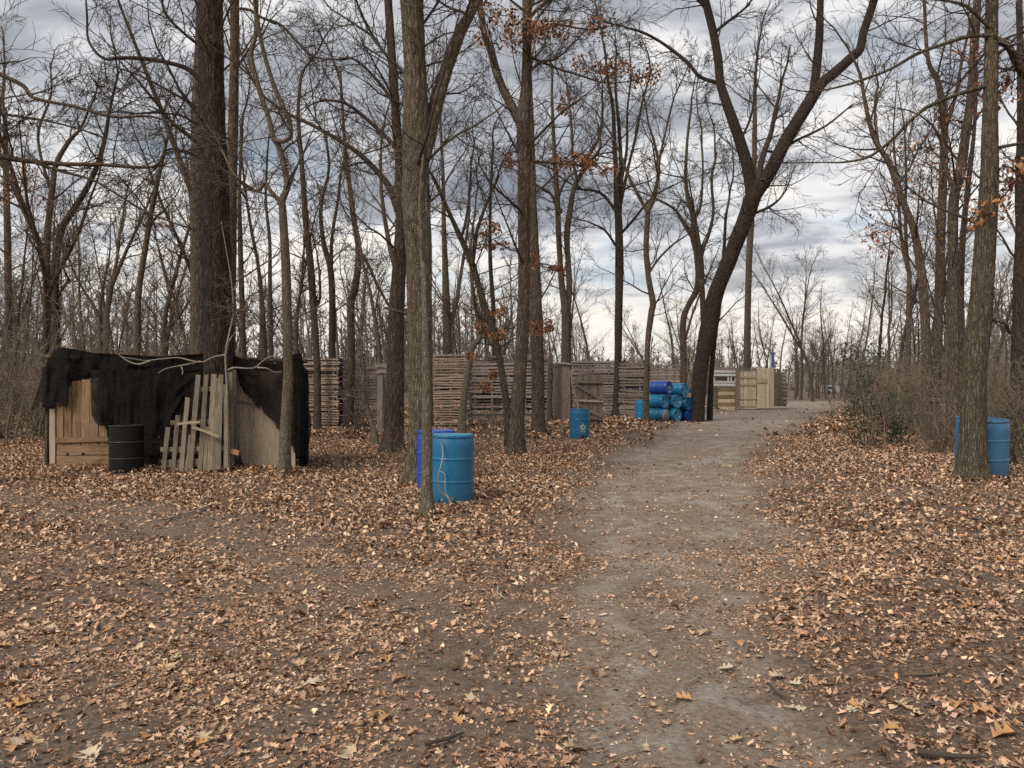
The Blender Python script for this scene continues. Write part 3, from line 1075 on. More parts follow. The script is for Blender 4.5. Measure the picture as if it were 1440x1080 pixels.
TT("forked pole-like tree rising beyond the dark plywood wall", 36,
   [[(797, 588, 17), (796, 500, 14), (796, 440, 14), (790, 400, 9), (786, 340, 8), (784, 290, 8), (781, 240, 7), (778, 180, 5), (776, 130, 4)],
    [(798, 445, 9), (801, 400, 9), (799, 360, 8), (798, 325, 9), (803, 290, 8), (808, 262, 7), (813, 250, 7)],
    [(812, 254, 5), (806, 225, 4), (804, 180, 4), (800, 120, 3)], [(812, 254, 5), (830, 215, 5), (845, 185, 4), (850, 140, 3)],
    [(790, 300, 5), (775, 275, 4), (755, 262, 3)], [(783, 285, 4), (795, 255, 3), (815, 240, 2)]],
   BARK, TWIG_D, 13, nb=10, blen=3, hmin=6, top=4, sides=10)
TT("dark upright tree splitting into a fan of stems behind the gate wall", 37,
   [[(868, 586, 14), (869, 520, 11), (870, 440, 11), (871, 380, 12), (870, 320, 11), (868, 285, 10), (866, 240, 7), (864, 200, 6), (862, 150, 5), (855, 110, 4), (850, 60, 3)],
    [(871, 300, 7), (874, 240, 6), (872, 180, 5), (868, 120, 4), (870, 60, 3)], [(872, 290, 5), (885, 230, 4), (895, 190, 4), (905, 140, 3), (920, 90, 3)],
    [(869, 300, 5), (845, 270, 4), (812, 262, 3)], [(872, 330, 4), (890, 310, 4), (915, 280, 3), (945, 262, 2)], [(869, 350, 4), (850, 325, 3), (826, 312, 2)],
    [(871, 270, 4), (882, 210, 4), (884, 150, 3), (893, 90, 3)]],
   BARK_D, TWIG_D, 14, nb=9, blen=3, hmin=6, top=4, sides=10)
TT("sinuous slim tree standing at the side of the piled blue barrels", 32,
   [[(909, 592, 9), (909, 540, 8), (911, 480, 8), (916, 440, 9), (918, 425, 9), (912, 390, 8), (909, 350, 8), (911, 310, 8), (911, 298, 7), (914, 285, 6)],
    [(911, 300, 5), (921, 270, 5), (924, 230, 4), (930, 200, 3), (938, 160, 3)], [(911, 300, 5), (896, 270, 5), (882, 240, 4), (875, 215, 3), (860, 180, 3)],
    [(912, 385, 4), (925, 365, 3), (945, 345, 3), (960, 335, 2)]],
   BARK, TWIG_D, 15, nb=9, blen=2.4, hmin=3.5, top=2, sides=9)
# the leaning dark giant
TT("tall dark leaning tree with wide fork next to the piled blue barrels", 33.9,
   [[(979, 592, 23), (981, 570, 20), (985, 520, 20), (996, 460, 23), (1006, 415, 22), (1028, 360, 21), (1048, 310, 22), (1058, 280, 23), (1064, 260, 18), (1066, 252, 8)],
    [(1056, 285, 13), (1052, 240, 16), (1038, 193, 15), (1023, 150, 14), (1013, 117, 12), (1010, 83, 12), (1002, 43, 11), (994, 13, 11), (985, -25, 10)],
    [(1058, 282, 18), (1083, 240, 19), (1103, 200, 18), (1127, 160, 17), (1142, 135, 17), (1155, 118, 14), (1173, 103, 14), (1195, 83, 13), (1206, 72, 12), (1210, 50, 11), (1220, 17, 11), (1231, -25, 11)],
    [(1143, 137, 12), (1146, 110, 12), (1148, 93, 12), (1152, 50, 11), (1153, 0, 9), (1155, -30, 9)],
    [(1062, 300, 4), (1080, 292, 4), (1095, 281, 3), (1105, 267, 2)],
    [(1011, 117, 6), (985, 108, 5), (970, 90, 5), (955, 75, 5), (930, 55, 4), (905, 42, 4), (880, 36, 3)],
    [(1100, 210, 5), (1120, 198, 4), (1160, 178, 3), (1195, 150, 2)], [(1006, 45, 5), (1030, 25, 4), (1055, 5, 3)],
    [(996, 20, 5), (985, 5, 5), (970, -8, 4)], [(1040, 200, 4), (1055, 165, 3), (1060, 130, 2)]],
   BARK_D, TWIG_D, 16, nb=4, blen=3.2, hmin=8.5, top=6, sides=18, limb_nb=6, flare=False)
TT("thin stem leaning close beside the foot of the dark leaning tree", 34.6,
   [[(998, 589, 9), (999, 560, 8), (1001, 520, 7), (1006, 470, 7), (1013, 420, 6), (1017, 360, 5), (1020, 300, 4)]], BARK_D, TWIG_D, 17, nb=7, blen=2, hmin=4, top=3, sides=9, flare=False)
TT("tree with curving twin feet and candelabra limbs behind the piled barrels", 41,
   [[(962, 583, 10), (961, 500, 9), (961, 452, 9), (968, 430, 8), (980, 408, 9), (983, 387, 10), (980, 355, 9), (975, 334, 9), (974, 304, 7), (968, 284, 6), (964, 251, 5), (966, 200, 4), (972, 150, 3)],
    [(977, 340, 6), (958, 307, 5), (949, 293, 4), (928, 281, 3), (905, 270, 2)], [(982, 358, 6), (995, 334, 5), (1002, 298, 4), (998, 254, 4), (1005, 218, 3)],
    [(990, 480, 8), (987, 438, 8), (983, 395, 8)], [(975, 310, 4), (985, 290, 4), (988, 240, 3), (985, 190, 3)]],
   BARK, TWIG_D, 18, nb=8, blen=3, hmin=6, top=3, sides=9)
TT("ruler-straight trunk behind the pale plank fort", 52,
   [[(1051, 573, 12), (1051, 500, 10), (1052, 420, 9), (1054, 350, 9), (1058, 280, 8), (1061, 200, 7), (1062, 120, 5)]], BARK, TWIG_D, 19, nb=9, blen=3.5, hmin=12, top=4, sides=9)
# right bank
NC = [(1400, 130, 25, 25, 50), (1423, 255, 12, 12, 50), (1430, 240, 10, 20, 40), (1395, 300, 20, 20, 40)]
TT("stout straight trunk standing in front of the two leaning barrels", 11.5,
   [[(1367, 676, 46), (1368, 655, 37), (1369, 600, 33), (1371, 520, 31), (1376, 455, 31), (1378, 427, 29), (1383, 340, 26), (1388, 260, 23), (1390, 200, 21), (1394, 120, 18), (1397, 60, 17), (1400, 0, 16), (1402, -60, 15)],
    [(1390, 120, 6), (1378, 123, 6), (1360, 128, 6), (1335, 137, 5), (1305, 150, 5), (1280, 170, 5), (1262, 190, 5), (1245, 205, 4), (1225, 218, 4), (1195, 223, 3), (1165, 222, 2), (1110, 222, 2)],
    [(1395, 50, 6), (1365, 50, 6), (1330, 60, 5), (1290, 75, 5), (1255, 95, 4), (1220, 107, 4), (1185, 115, 3), (1150, 120, 2)],
    [(1396, 52, 10), (1408, 58, 10), (1424, 72, 9), (1450, 95, 8)],
    [(1385, 445, 6), (1398, 450, 6), (1412, 457, 5), (1425, 468, 4)],
    [(1396, 40, 6), (1375, 22, 5), (1350, 5, 4), (1320, -12, 3)]],
   BARK_G, TWIG_D, 20, nb=9, blen=1.7, hmin=3.2, top=5, sides=52, clusters=NC, limb_nb=6)
OC = [(1290, 205, 34, 12, 50), (1310, 255, 30, 30, 60), (1255, 290, 26, 26, 50), (1240, 345, 26, 20, 30), (1225, 330, 16, 16, 24)]
TT("slender left-leaning tree among the brush with sparse red-brown leaves", 20,
   [[(1304, 626, 15), (1303, 493, 13), (1297, 400, 12), (1290, 350, 11), (1283, 320, 10), (1270, 287, 9), (1250, 230, 8), (1233, 200, 7), (1223, 167, 6), (1217, 133, 5), (1210, 100, 4), (1190, 60, 3)],
    [(1236, 205, 4), (1232, 170, 4), (1238, 120, 3)], [(1262, 262, 4), (1280, 235, 3), (1300, 200, 3)]], BARK, TWIG_D, 21, nb=12, blen=1.9, hmin=3, top=2, sides=10, clusters=OC)
TT("upright tree in the brush bending left near its top", 22,
   [[(1316, 618, 14), (1318, 500, 13), (1320, 420, 12), (1322, 340, 12), (1326, 250, 11), (1329, 170, 10), (1321, 115, 8), (1308, 88, 6), (1302, 50, 5), (1298, 0, 4)],
    [(1327, 190, 5), (1338, 140, 5), (1345, 90, 4), (1352, 30, 3)]], BARK, TWIG_D, 22, nb=13, blen=2, hmin=3, top=3, sides=10, clusters=[(1335, 240, 20, 50, 60), (1318, 330, 20, 30, 40)])
TT("reddish upright trunk curving behind the stout trunk with the barrels", 17.5,
   [[(1339, 638, 17), (1340, 500, 15), (1340, 400, 14), (1341, 290, 13), (1352, 240, 13), (1360, 190, 12), (1367, 130, 11), (1370, 60, 11), (1372, 0, 10), (1373, -50, 9)],
    [(1345, 280, 6), (1336, 230, 5), (1330, 200, 4)]], BARK, TWIG_D, 23, nb=13, blen=1.9, hmin=3, top=4, sides=12, clusters=[(1352, 260, 14, 40, 50), (1370, 70, 14, 20, 40), (1330, 170, 18, 14, 30)])
TT("thin pole stem squeezed between the brush and the stout trunk", 24,
   [[(1356, 612, 10), (1354, 500, 9), (1352, 420, 9), (1355, 330, 8), (1362, 250, 7), (1368, 180, 5), (1372, 100, 4)]], BARK, TWIG_D, 24, nb=9, blen=1.8, hmin=3, top=2, sides=8)
TT("thick dark trunk in the brush beyond the two leaning barrels", 18.5,
   [[(1437, 633, 27), (1435, 520, 23), (1436, 420, 20), (1438, 330, 17), (1433, 280, 13), (1433, 200, 11), (1434, 100, 9), (1435, 0, 8)]], BARK_D, TWIG_D, 25, nb=10, blen=2, hmin=3, top=3, sides=12)
# left wood
TT("pale straight trunk far out in the wood past the shack's drooping tarp", 50,
   [[(13, 575, 11), (12, 450, 10), (11, 319, 9), (9, 250, 8), (5, 150, 6)]], BARK, TWIG, 26, nb=14, blen=4, hmin=6, top=4, sides=9)
LC = [(8, 268, 14, 20, 100), (38, 250, 16, 18, 110), (70, 288, 12, 9, 50), (45, 275, 12, 14, 50)]
TT("wood tree with rusty leaf clumps rising behind the shack's drooping tarp", 28,
   [[(66, 602, 12), (66, 420, 10), (67, 335, 9), (75, 263, 8), (80, 230, 7), (97, 197, 6), (111, 180, 4), (125, 150, 3)], [(72, 270, 5), (55, 220, 4), (50, 180, 4), (62, 130, 3), (58, 80, 2)]],
   BARK, TWIG_D, 27, nb=12, blen=2.4, hmin=3.5, top=2, sides=9, clusters=LC)
TT("dark tree leaning right high above the left half of the shack", 30,
   [[(84, 598, 12), (80, 500, 10), (79, 424, 10), (78, 374, 10), (86, 327, 9), (100, 300, 9), (117, 272, 8), (133, 238, 7), (145, 200, 6), (155, 150, 4), (168, 100, 3)],
    [(80, 420, 4), (95, 400, 4), (100, 392, 3)]], BARK_D, TWIG_D, 28, nb=12, blen=2.2, hmin=3.5, top=2, sides=9)
TT("slim tree leaning right behind the middle of the shack roof", 26,
   [[(192, 607, 10), (193, 500, 9), (195, 416, 9), (203, 358, 8), (211, 305, 7), (219, 263, 6), (228, 225, 5), (236, 197, 4), (250, 160, 3)],
    [(208, 320, 3), (225, 300, 3), (245, 285, 2)]], BARK, TWIG_D, 29, nb=11, blen=2, hmin=3.5, top=2, sides=9, clusters=[(224, 316, 14, 4, 40)])
TT("slim tree with a slight left bend behind the tan slatted wall end", 27,
   [[(446, 602, 11), (446, 520, 10), (441, 440, 10), (436, 370, 10), (430, 320, 9), (427, 270, 8), (424, 220, 7), (420, 160, 5), (425, 100, 4)],
    [(441, 440, 4), (450, 420, 4), (452, 380, 3)]], BARK, TWIG_D, 30, nb=10, blen=2, hmin=3.5, top=2, sides=9)
TT("bowed tree rising behind the dark back wall of slats", 30.5,
   [[(490, 597, 13), (494, 500, 11), (493, 430, 11), (500, 400, 10), (504, 350, 9), (498, 310, 8), (493, 270, 7), (485, 200, 5), (478, 100, 4)],
    [(503, 350, 5), (520, 375, 5), (536, 410, 4)]], BARK, TWIG_D, 31, nb=10, blen=2.2, hmin=3.5, top=2, sides=9)
TT("forked tree between the bowed tree and the shack end", 33,
   [[(467, 592, 11), (467, 500, 10), (466, 390, 9), (455, 340, 7), (452, 290, 5), (462, 240, 4), (458, 190, 3)], [(466, 392, 6), (468, 340, 5), (478, 290, 4), (482, 250, 3)]],
   BARK_D, TWIG_D, 32, nb=9, blen=2.2, hmin=4, top=2, sides=9)
TT("slim trunk seen just past the slimmer shack neighbour", 33,
   [[(338, 592, 9), (342, 500, 8), (340, 400, 8), (338, 330, 7), (336, 260, 5), (340, 180, 4)]], BARK, TWIG_D, 33, nb=10, blen=2.2, hmin=4, top=2, sides=8)
TT("thin upright stem behind the crooked forked tree", 34,
   [[(382, 590, 8), (381, 480, 7), (380, 399, 6), (379, 340, 5), (373, 280, 4), (376, 220, 3)]], BARK, TWIG_D, 34, nb=9, blen=2, hmin=4, top=2, sides=8)
TT("upright trunk behind the tall tan slatted wall", 32.5,
   [[(630, 592, 15), (629, 500, 13), (628, 440, 12), (626, 380, 9), (624, 320, 7), (623, 250, 5), (620, 180, 4)], [(629, 470, 7), (640, 430, 6), (648, 380, 5), (655, 330, 4), (660, 290, 3)]],
   BARK, TWIG_D, 35, nb=9, blen=2.4, hmin=4, top=2, sides=9)
TT("thin upright stem above the grey slatted wall", 36,
   [[(697, 588, 7), (694, 440, 6), (690, 380, 6), (689, 330, 5), (690, 270, 4), (694, 200, 3)]], BARK_D, TWIG_D, 36, nb=9, blen=2, hmin=4, top=2, sides=8)
# a tree just outside the frame whose long limbs reach in over the clearing
TT("tree at the clearing's edge whose long bare limbs reach over the shack", 12,
   [[(-75, 684, 44), (-74, 560, 38), (-72, 400, 35), (-70, 200, 31), (-68, 0, 28), (-66, -80, 26)],
    [(-70, 70, 9), (-20, 92, 7), (0, 105, 6), (40, 125, 6), (60, 145, 5), (120, 160, 4), (180, 178, 4), (230, 178, 3), (270, 190, 2)],
    [(-72, 205, 10), (-20, 214, 8), (0, 219, 8), (30, 224, 7), (80, 229, 6), (140, 231, 5), (215, 235, 4), (232, 215, 3), (262, 210, 2)],
    [(40, 226, 4), (85, 240, 4), (130, 253, 3), (200, 295, 3), (265, 320, 2)],
    [(-71, 150, 5), (0, 158, 4), (60, 168, 3), (130, 185, 2)]],
   BARK, TWIG_D, 37, nb=10, blen=1.8, hmin=4, top=4, sides=14, limb_nb=7)

# ---- many more woodland trees: a few kinds, each grown once, then set out one by one
def proto_tree(seed, H, r, fork, lean):
    rng = random.Random(seed)
    T, K = Tubes(), Tubes()
    Q = dict(wob=.10, up={0: .05, 1: .09, 2: .05, 3: .03}, rmin=.0085, max=3, nc=[7, 6, 4, 0], t0=.2)

    def trunk(p, d, L, r0, n):
        pts, rad = [p], [r0]
        for i in range(n):
            d = nrm((d[0] + rng.gauss(0, .06), d[1] + rng.gauss(0, .06), d[2] + .05))
            p = tuple(p[j] + d[j] * L / n for j in range(3))
            pts.append(p)
            rad.append(max(.012, r0 * (1 - .85 * (i + 1) / n)))
        K.add(pts, rad, 9)
        return pts, rad
    d0 = nrm((lean * rng.uniform(-1, 1), lean * rng.uniform(-1, 1), 1))
    stems = []
    if fork:
        hf = H * rng.uniform(.25, .45)
        a, ra = trunk((0, 0, -.15), d0, hf, r, 5)
        ra = [r * (1 - .3 * i / 5) for i in range(6)]
        K.g[(6, 9)][-1] = (a, ra)
        for s in range(2):
            b = trunk(a[-1], off_dir(nrm(tuple(a[-1][j] - a[-2][j] for j in range(3))), rng.uniform(.15, .38), rng), H - hf, r * .62, 8)
            stems.append(b)
    else:
        stems.append(trunk((0, 0, -.15), d0, H, r, 11))
    for pts, rad in stems:
        nbr = rng.randint(10, 14) if fork else rng.randint(14, 19)
        for k in range(nbr):
            t = (.1 if fork else .27) + (.88 - (.1 if fork else .27)) * (k + rng.random()) / nbr
            f = t * (len(pts) - 1)
            i = min(int(f), len(pts) - 2)
            pp = tuple(pts[i][j] + (pts[i + 1][j] - pts[i][j]) * (f - i) for j in range(3))
            dd = nrm(tuple(pts[i + 1][j] - pts[i][j] for j in range(3)))
            L = H * rng.uniform(.10, .24) * (1.15 - .6 * t)
            grow(T, pp, off_dir(dd, math.radians(rng.uniform(28, 65)), rng), L, min(rad[i] * .42, .05), 1, rng, Q)
    return K.mesh("trunk", BARK), T.mesh("crown", TWIG)


PROTOS = [proto_tree(101 + i, H, r, fk, ln) for i, (H, r, fk, ln) in enumerate(
    [(17, .20, 0, .05), (15, .15, 1, .08), (19, .24, 0, .04), (13, .11, 0, .14), (16, .17, 1, .10), (11, .085, 0, .20), (14, .13, 1, .05), (18, .21, 1, .05)])]
PLACED = []


def clear_of(x, y, dmin):
    for (a, b) in PLACED:
        if (a - x) ** 2 + (b - y) ** 2 < dmin * dmin:
            return False
    return True


KIND = ["tall straight-stemmed", "twin-stemmed", "thickest tall-trunked", "thin leaning", "leaning twin-stemmed", "low spindly leaning", "short-forked slender", "tall fork-topped"]


def wood(n, px0, px1, d0, d1, label, group, seed, sc=(.75, 1.15), kinds=range(8), dmin=1.3):
    rng = random.Random(seed)
    k = tries = 0
    while k < n and tries < n * 40:
        tries += 1
        d = math.sqrt(rng.uniform(d0 * d0, d1 * d1))
        px = rng.uniform(px0, px1)
        x = (px - CX) * d / F
        if float(bare(x, d)) > .15 or not clear_of(x, d, dmin):
            continue
        # keep the forts and the shack free
        if 26 < d < 46 and 415 < px < 1000 and d < 43:
            continue
        if d < 20 and px < 470:
            continue
        PLACED.append((x, d))
        kk = rng.choice(list(kinds))
        root = empty("woodland_tree", (x, d, hz(x, d)), KIND[kk] + " " + label, "tree", KIND[kk] + " " + group)
        tk, cr = PROTOS[kk]
        s = rng.uniform(*sc)
        root.rotation_euler = (0, 0, rng.uniform(0, 6.28))
        root.scale = (s, s, s * rng.uniform(.9, 1.1))
        link("trunk", tk, root)
        link("crown", cr, root)
        k += 1


wood(110, -160, 560, 22, 78, "bare woodland tree in the dense wood behind the tarp shack", "trees in the wood behind the shack", 1, (.55, .95), [0, 1, 3, 3, 4, 5, 5, 6, 7])
wood(58, 560, 830, 44, 115, "bare woodland tree beyond the slatted walls", "trees beyond the slatted walls", 2, (.5, 1.0), [0, 1, 3, 3, 4, 5, 5, 6, 6, 7])
wood(44, 830, 1230, 58, 135, "bare woodland tree in the open past the pale plank fort", "trees past the plank fort", 3, (.5, .95), [0, 1, 3, 3, 4, 5, 5, 6, 6])
wood(26, 1075, 1240, 50, 115, "bare woodland tree between the plank fort and the green holly", "trees between fort and holly", 14, (.5, .9), [0, 3, 3, 5, 5, 6, 6])
wood(30, 1215, 1600, 24, 78, "bare woodland tree growing up through the brush thicket", "trees in the brush thicket", 4, (.6, 1.0), [0, 1, 3, 4, 5, 6, 6])
for (px, d, k, s) in [(1126, 75, 6, 1.1), (1143, 72, 1, 1.15), (1200, 62, 5, 1.3), (1235, 45, 3, 1.0), (1187, 80, 5, 1.2)]:
    x = (px - CX) * d / F
    root = empty("woodland_tree", (x, d, hz(x, d)), KIND[k] + " bare tree by the far bend of the dirt track", "tree", KIND[k] + " trees by the track's far bend")
    root.scale = (s, s, s)
    root.rotation_euler = (0, 0, px)
    link("trunk", PROTOS[k][0], root)
    link("crown", PROTOS[k][1], root)


# ---- the far wood that reads as one mass
def far_wood():
    rng = random.Random(77)
    T = Tubes()
    CN = []

    def tree(x, y, H, r):
        f = y / 48.0
        z = hz(x, y) - .1
        d = (rng.gauss(0, .06), rng.gauss(0, .06), 1)
        pts = [(x + d[0] * H * t + rng.gauss(0, .15) * t, y + d[1] * H * t, z + H * t) for t in (0, .3, .6, 1)]
        T.add(pts, [r, r * .8, r * .5, .02], 4)
        for k in range(11):
            t = rng.uniform(.1, .97)
            p = (x + d[0] * H * t, y + d[1] * H * t, z + H * t)
            a, L = rng.uniform(0, 6.28), H * rng.uniform(.1, .28) * (1.2 - .6 * t)
            e = (p[0] + math.cos(a) * L * .6, p[1] + math.sin(a) * L * .6, p[2] + L * rng.uniform(.3, .9))
            CN.append((p, e, .06 * f))
            for j in range(4):
                s = rng.uniform(.3, 1)
                b = tuple(p[i] + (e[i] - p[i]) * s for i in range(3))
                CN.append((b, (b[0] + rng.gauss(0, .25) * L, b[1] + rng.gauss(0, .25) * L, b[2] + rng.uniform(.0, .5) * L), .034 * f))
    for _ in range(400):
        y = rng.uniform(78, 150)
        x = y * rng.uniform(-.85, .04) if rng.random() < .72 else y * rng.uniform(.5, .85)
        tree(x, y, rng.uniform(10, 17), rng.uniform(.1, .22))
    for _ in range(950):
        y = rng.uniform(190, 300)
        tree(y * rng.uniform(-.8, .85), y, rng.uniform(7, 15) if rng.random() < .6 else rng.uniform(3, 9), rng.uniform(.15, .3))
    for _ in range(1100):           # bushy edge of the far wood
        y = rng.uniform(135, 200)
        x, H = y * rng.uniform(-.8, .85), rng.uniform(2.5, 8.5)
        if abs(x - 27 - (y - 69) * .3) < 6:
            continue
        z = hz(x, y)
        for k in range(13):
            a, L = rng.uniform(0, 6.28), H * rng.uniform(.5, 1)
            e = (x + math.cos(a) * L * .45, y + math.sin(a) * L * .45, z + L)
            CN.append(((x + rng.gauss(0, .4), y, z - .1), e, .13))
            for j in range(2):
                t_ = rng.uniform(.35, .9)
                b = (x + (e[0] - x) * t_, y + (e[1] - y) * t_, z + L * t_)
                CN.append((b, (b[0] + rng.gauss(0, .3) * L, b[1], b[2] + rng.uniform(.05, .4) * L), .10))
    V, FF = T.arrays()
    V2, F2 = T.cones(CN)
    FF = FF + [F2 + len(V)]
    V = np.concatenate([V, V2])
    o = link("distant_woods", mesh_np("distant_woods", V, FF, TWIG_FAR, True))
    tag(o, "hazy brown mass of leafless trees along the horizon", "woods", kind="stuff")


far_wood()


# ---- leafless brush
def proto_shrub(seed, H, nst, spread):
    rng = random.Random(seed)
    T = Tubes()
    Q = dict(wob=.16, up={0: .05, 1: .05, 2: .03, 3: .02}, rmin=.0042, max=3, nc=[7, 5, 3, 0], t0=.15)
    for k in range(nst):
        a = rng.uniform(0, 6.28)
        d = nrm((math.cos(a) * spread * rng.random(), math.sin(a) * spread * rng.random(), 1))
        grow(T, (rng.gauss(0, .18), rng.gauss(0, .18), -.05), d, H * rng.uniform(.5, 1.1), rng.uniform(.008, .02), 1, rng, Q)
    return T.mesh("stems", TWIG_BR)


SHRUBS = [proto_shrub(301, 2.4, 12, .7), proto_shrub(302, 3.2, 10, .5), proto_shrub(303, 1.7, 14, 1.0), proto_shrub(304, 2.7, 9, .9)]


SKIND = ["rounded many-stemmed", "tall upright", "low spreading", "loose wide-branching"]


def brush(n, px0, px1, d0, d1, label, group, seed, sc=(.7, 1.2), nofort=True):
    rng = random.Random(seed)
    k = tries = 0
    while k < n and tries < n * 60:
        tries += 1
        d = math.sqrt(rng.uniform(d0 * d0, d1 * d1))
        px = rng.uniform(px0, px1)
        x = (px - CX) * d / F
        if float(bare(x, d)) > .1:
            continue
        if nofort and 26.5 < d < 45 and 415 < px < 1000:
            continue
        if d < 46 and 400 < px < 560 or 1150 < px < 1275 and d < 21:
            continue
        kk = rng.randrange(4)
        o = link("bare_shrub", SHRUBS[kk])
        s = rng.uniform(*sc)
        o.location = (x, d, hz(x, d))
        o.rotation_euler = (0, 0, rng.uniform(0, 6.28))
        o.scale = (s, s, s * rng.uniform(.8, 1.2))
        tag(o, SKIND[kk] + " " + label, "shrub", SKIND[kk] + " " + group)
        k += 1


brush(88, -200, 560, 18.5, 48, "twiggy leafless shrub in the understory behind the tarp shack", "understory shrubs behind the shack", 5, (.9, 1.7))
brush(50, 1230, 1640, 14.0, 32, "twiggy leafless shrub in the thicket behind the two leaning barrels", "thicket shrubs by the leaning barrels", 6, (.7, 1.25))
brush(26, 560, 1000, 45, 70, "twiggy leafless shrub beyond the slatted walls", "shrubs beyond the slatted walls", 7, (.9, 1.5))
brush(13, 1290, 1640, 14.3, 21, "twiggy leafless shrub close behind the two leaning barrels", "near thicket shrubs", 12, (.55, 1.0))
brush(30, 1130, 1500, 34, 75, "twiggy leafless shrub at the far bend of the track", "shrubs at the far bend", 8, (.9, 1.5))
for (px, py, s, lab) in [(672, 672, .42, "small reddish twiggy shrub right beside the bright blue barrel"), (640, 640, .35, "low twiggy shrub between the barrels and the oak with rusty leaves"),
                         (690, 612, .5, "twiggy shrub at the foot of the grey slatted wall"), (470, 660, .35, "low twiggy shrub in the leaves between shack and flared trunk"),
                         (560, 668, .33, "low twiggy shrub at the foot of the stout grey trunk"), (1232, 642, .8, "spindly shrub rising in front of the green holly")]:
    d = EYE * F / (py - HY)
    x = (px - CX) * d / F
    o = link("bare_shrub", SHRUBS[1 if s < .6 else 3])
    o.location = (x, d, hz(x, d))
    o.rotation_euler = (0, 0, px)
    o.scale = (s * .8, s * .8, s)
    tag(o, lab, "shrub")


def evergreen(px, py, H, Wd, n, label, seed, cat="bush", lsz=(.035, .075)):
    rng = random.Random(seed)
    d = EYE * F / (py - HY)
    x = (px - CX) * d / F
    root = empty("evergreen_bush", (x, d, hz(x, d)), label, cat)
    T = Tubes()
    Q = dict(wob=.15, up={0: .05, 1: .05, 2: .02, 3: .02}, rmin=.004, max=2, nc=[6, 6, 0, 0], t0=.15)
    for k in range(9):
        grow(T, (rng.gauss(0, .1), rng.gauss(0, .1), -.05), nrm((rng.gauss(0, .3) * Wd, rng.gauss(0, .3), 1)), H * rng.uniform(.7, 1.05), .016, 1, rng, Q)
    link("stems", T.mesh("stems", TWIG), root)
    cl = [(rng.gauss(0, .32) * Wd, rng.gauss(0, .3) * Wd, H * rng.uniform(.08, 1.0)) for _ in range(26)]
    pos = []
    for _ in range(n):
        c = rng.choice(cl)
        pos.append((c[0] + rng.gauss(0, .13) * Wd, c[1] + rng.gauss(0, .13), abs(c[2] + rng.gauss(0, .12))))
    pos = np.array(pos)
    sh = [kite_shape(rng) for _ in range(8)]
    col = np.array([(.036, .052, .022)]) * NR.uniform(.5, 1.8, (n, 1)) * NR.uniform(.85, 1.15, (n, 3))
    o = link("foliage", scatter("foliage", sh, pos, NR.uniform(*lsz, n), 1.1, col, GREENLEAF), root)
    o["kind"] = "stuff"


evergreen(1218, 636, 2.4, 1.0, 2600, "dark green evergreen holly at the edge of the track", 401)
evergreen(1262, 632, 1.3, .8, 900, "smaller green holly tangled in brown brush", 402)
evergreen(503, 612, .9, .8, 420, "small green holly sprig in front of the dark back wall", 403)
evergreen(690, 602, .7, .8, 260, "tiny green sprig at the foot of the grey slatted wall", 404)
evergreen(1432, 668, .8, 1.0, 500, "low green bush beyond the two leaning barrels", 405)
evergreen(505, 603, 3.6, .9, 700, "sparse evergreen sapling among trunks behind the dark back wall", 406)


# ------------------------------------------------------------------ wooden things
def board(parent, name, a, b, width, thick, mat, wdir, rng, warp=.008, label=None):
    """plank from a to b (world), width along wdir; length runs along the mesh's own X"""
    a, b, wdir = Vector(a), Vector(b), Vector(wdir)
    L = (b - a).length
    ex = (b - a).normalized()
    ey = (wdir - ex * wdir.dot(ex)).normalized()
    ez = ex.cross(ey)
    V = []
    for i, t in enumerate((0, .5, 1)):
        o = (rng.uniform(-warp, warp), rng.uniform(-warp, warp))
        w0 = width * .5 * rng.uniform(.93, 1.05)
        for sy, sz in ((-1, -1), (1, -1), (1, 1), (-1, 1)):
            V.append(((t - .5) * L + (rng.uniform(-.6, .6) * .01 if i != 1 else 0), sy * w0 + o[0], sz * thick * .5 + o[1]))
    q = []
    for i in range(2):
        for j in range(4):
            q.append((i * 4 + j, i * 4 + (j + 1) % 4, i * 4 + 4 + (j + 1) % 4, i * 4 + 4 + j))
    q += [(3, 2, 1, 0), (8, 9, 10, 11)]
    me = mesh_np(name, np.array(V), [np.array(q)], mat)
    o = link(name, me, parent)
    M = Matrix((ex, ey, ez)).transposed()
    base = parent.location if parent is not None else Vector((0, 0, 0))
    o.matrix_basis = Matrix.Translation((a + b) / 2 - base) @ M.to_4x4()
    if label:
        o["label"] = label
    return o


def pole(parent, name, pts, rads, mat, sides=8, flat=False):
    T = Tubes()
    base = parent.location
    S = spline([(p[0] - base.x, p[1] - base.y, p[2] - base.z, r) for p, r in zip(pts, rads)], 4)
    V, f4, f3 = stem_mesh_arrays(S, sides, .08, False, len(pts))
    return link(name, mesh_np(name, V, [f4, f3], mat, True), parent)


WR = random.Random(9)


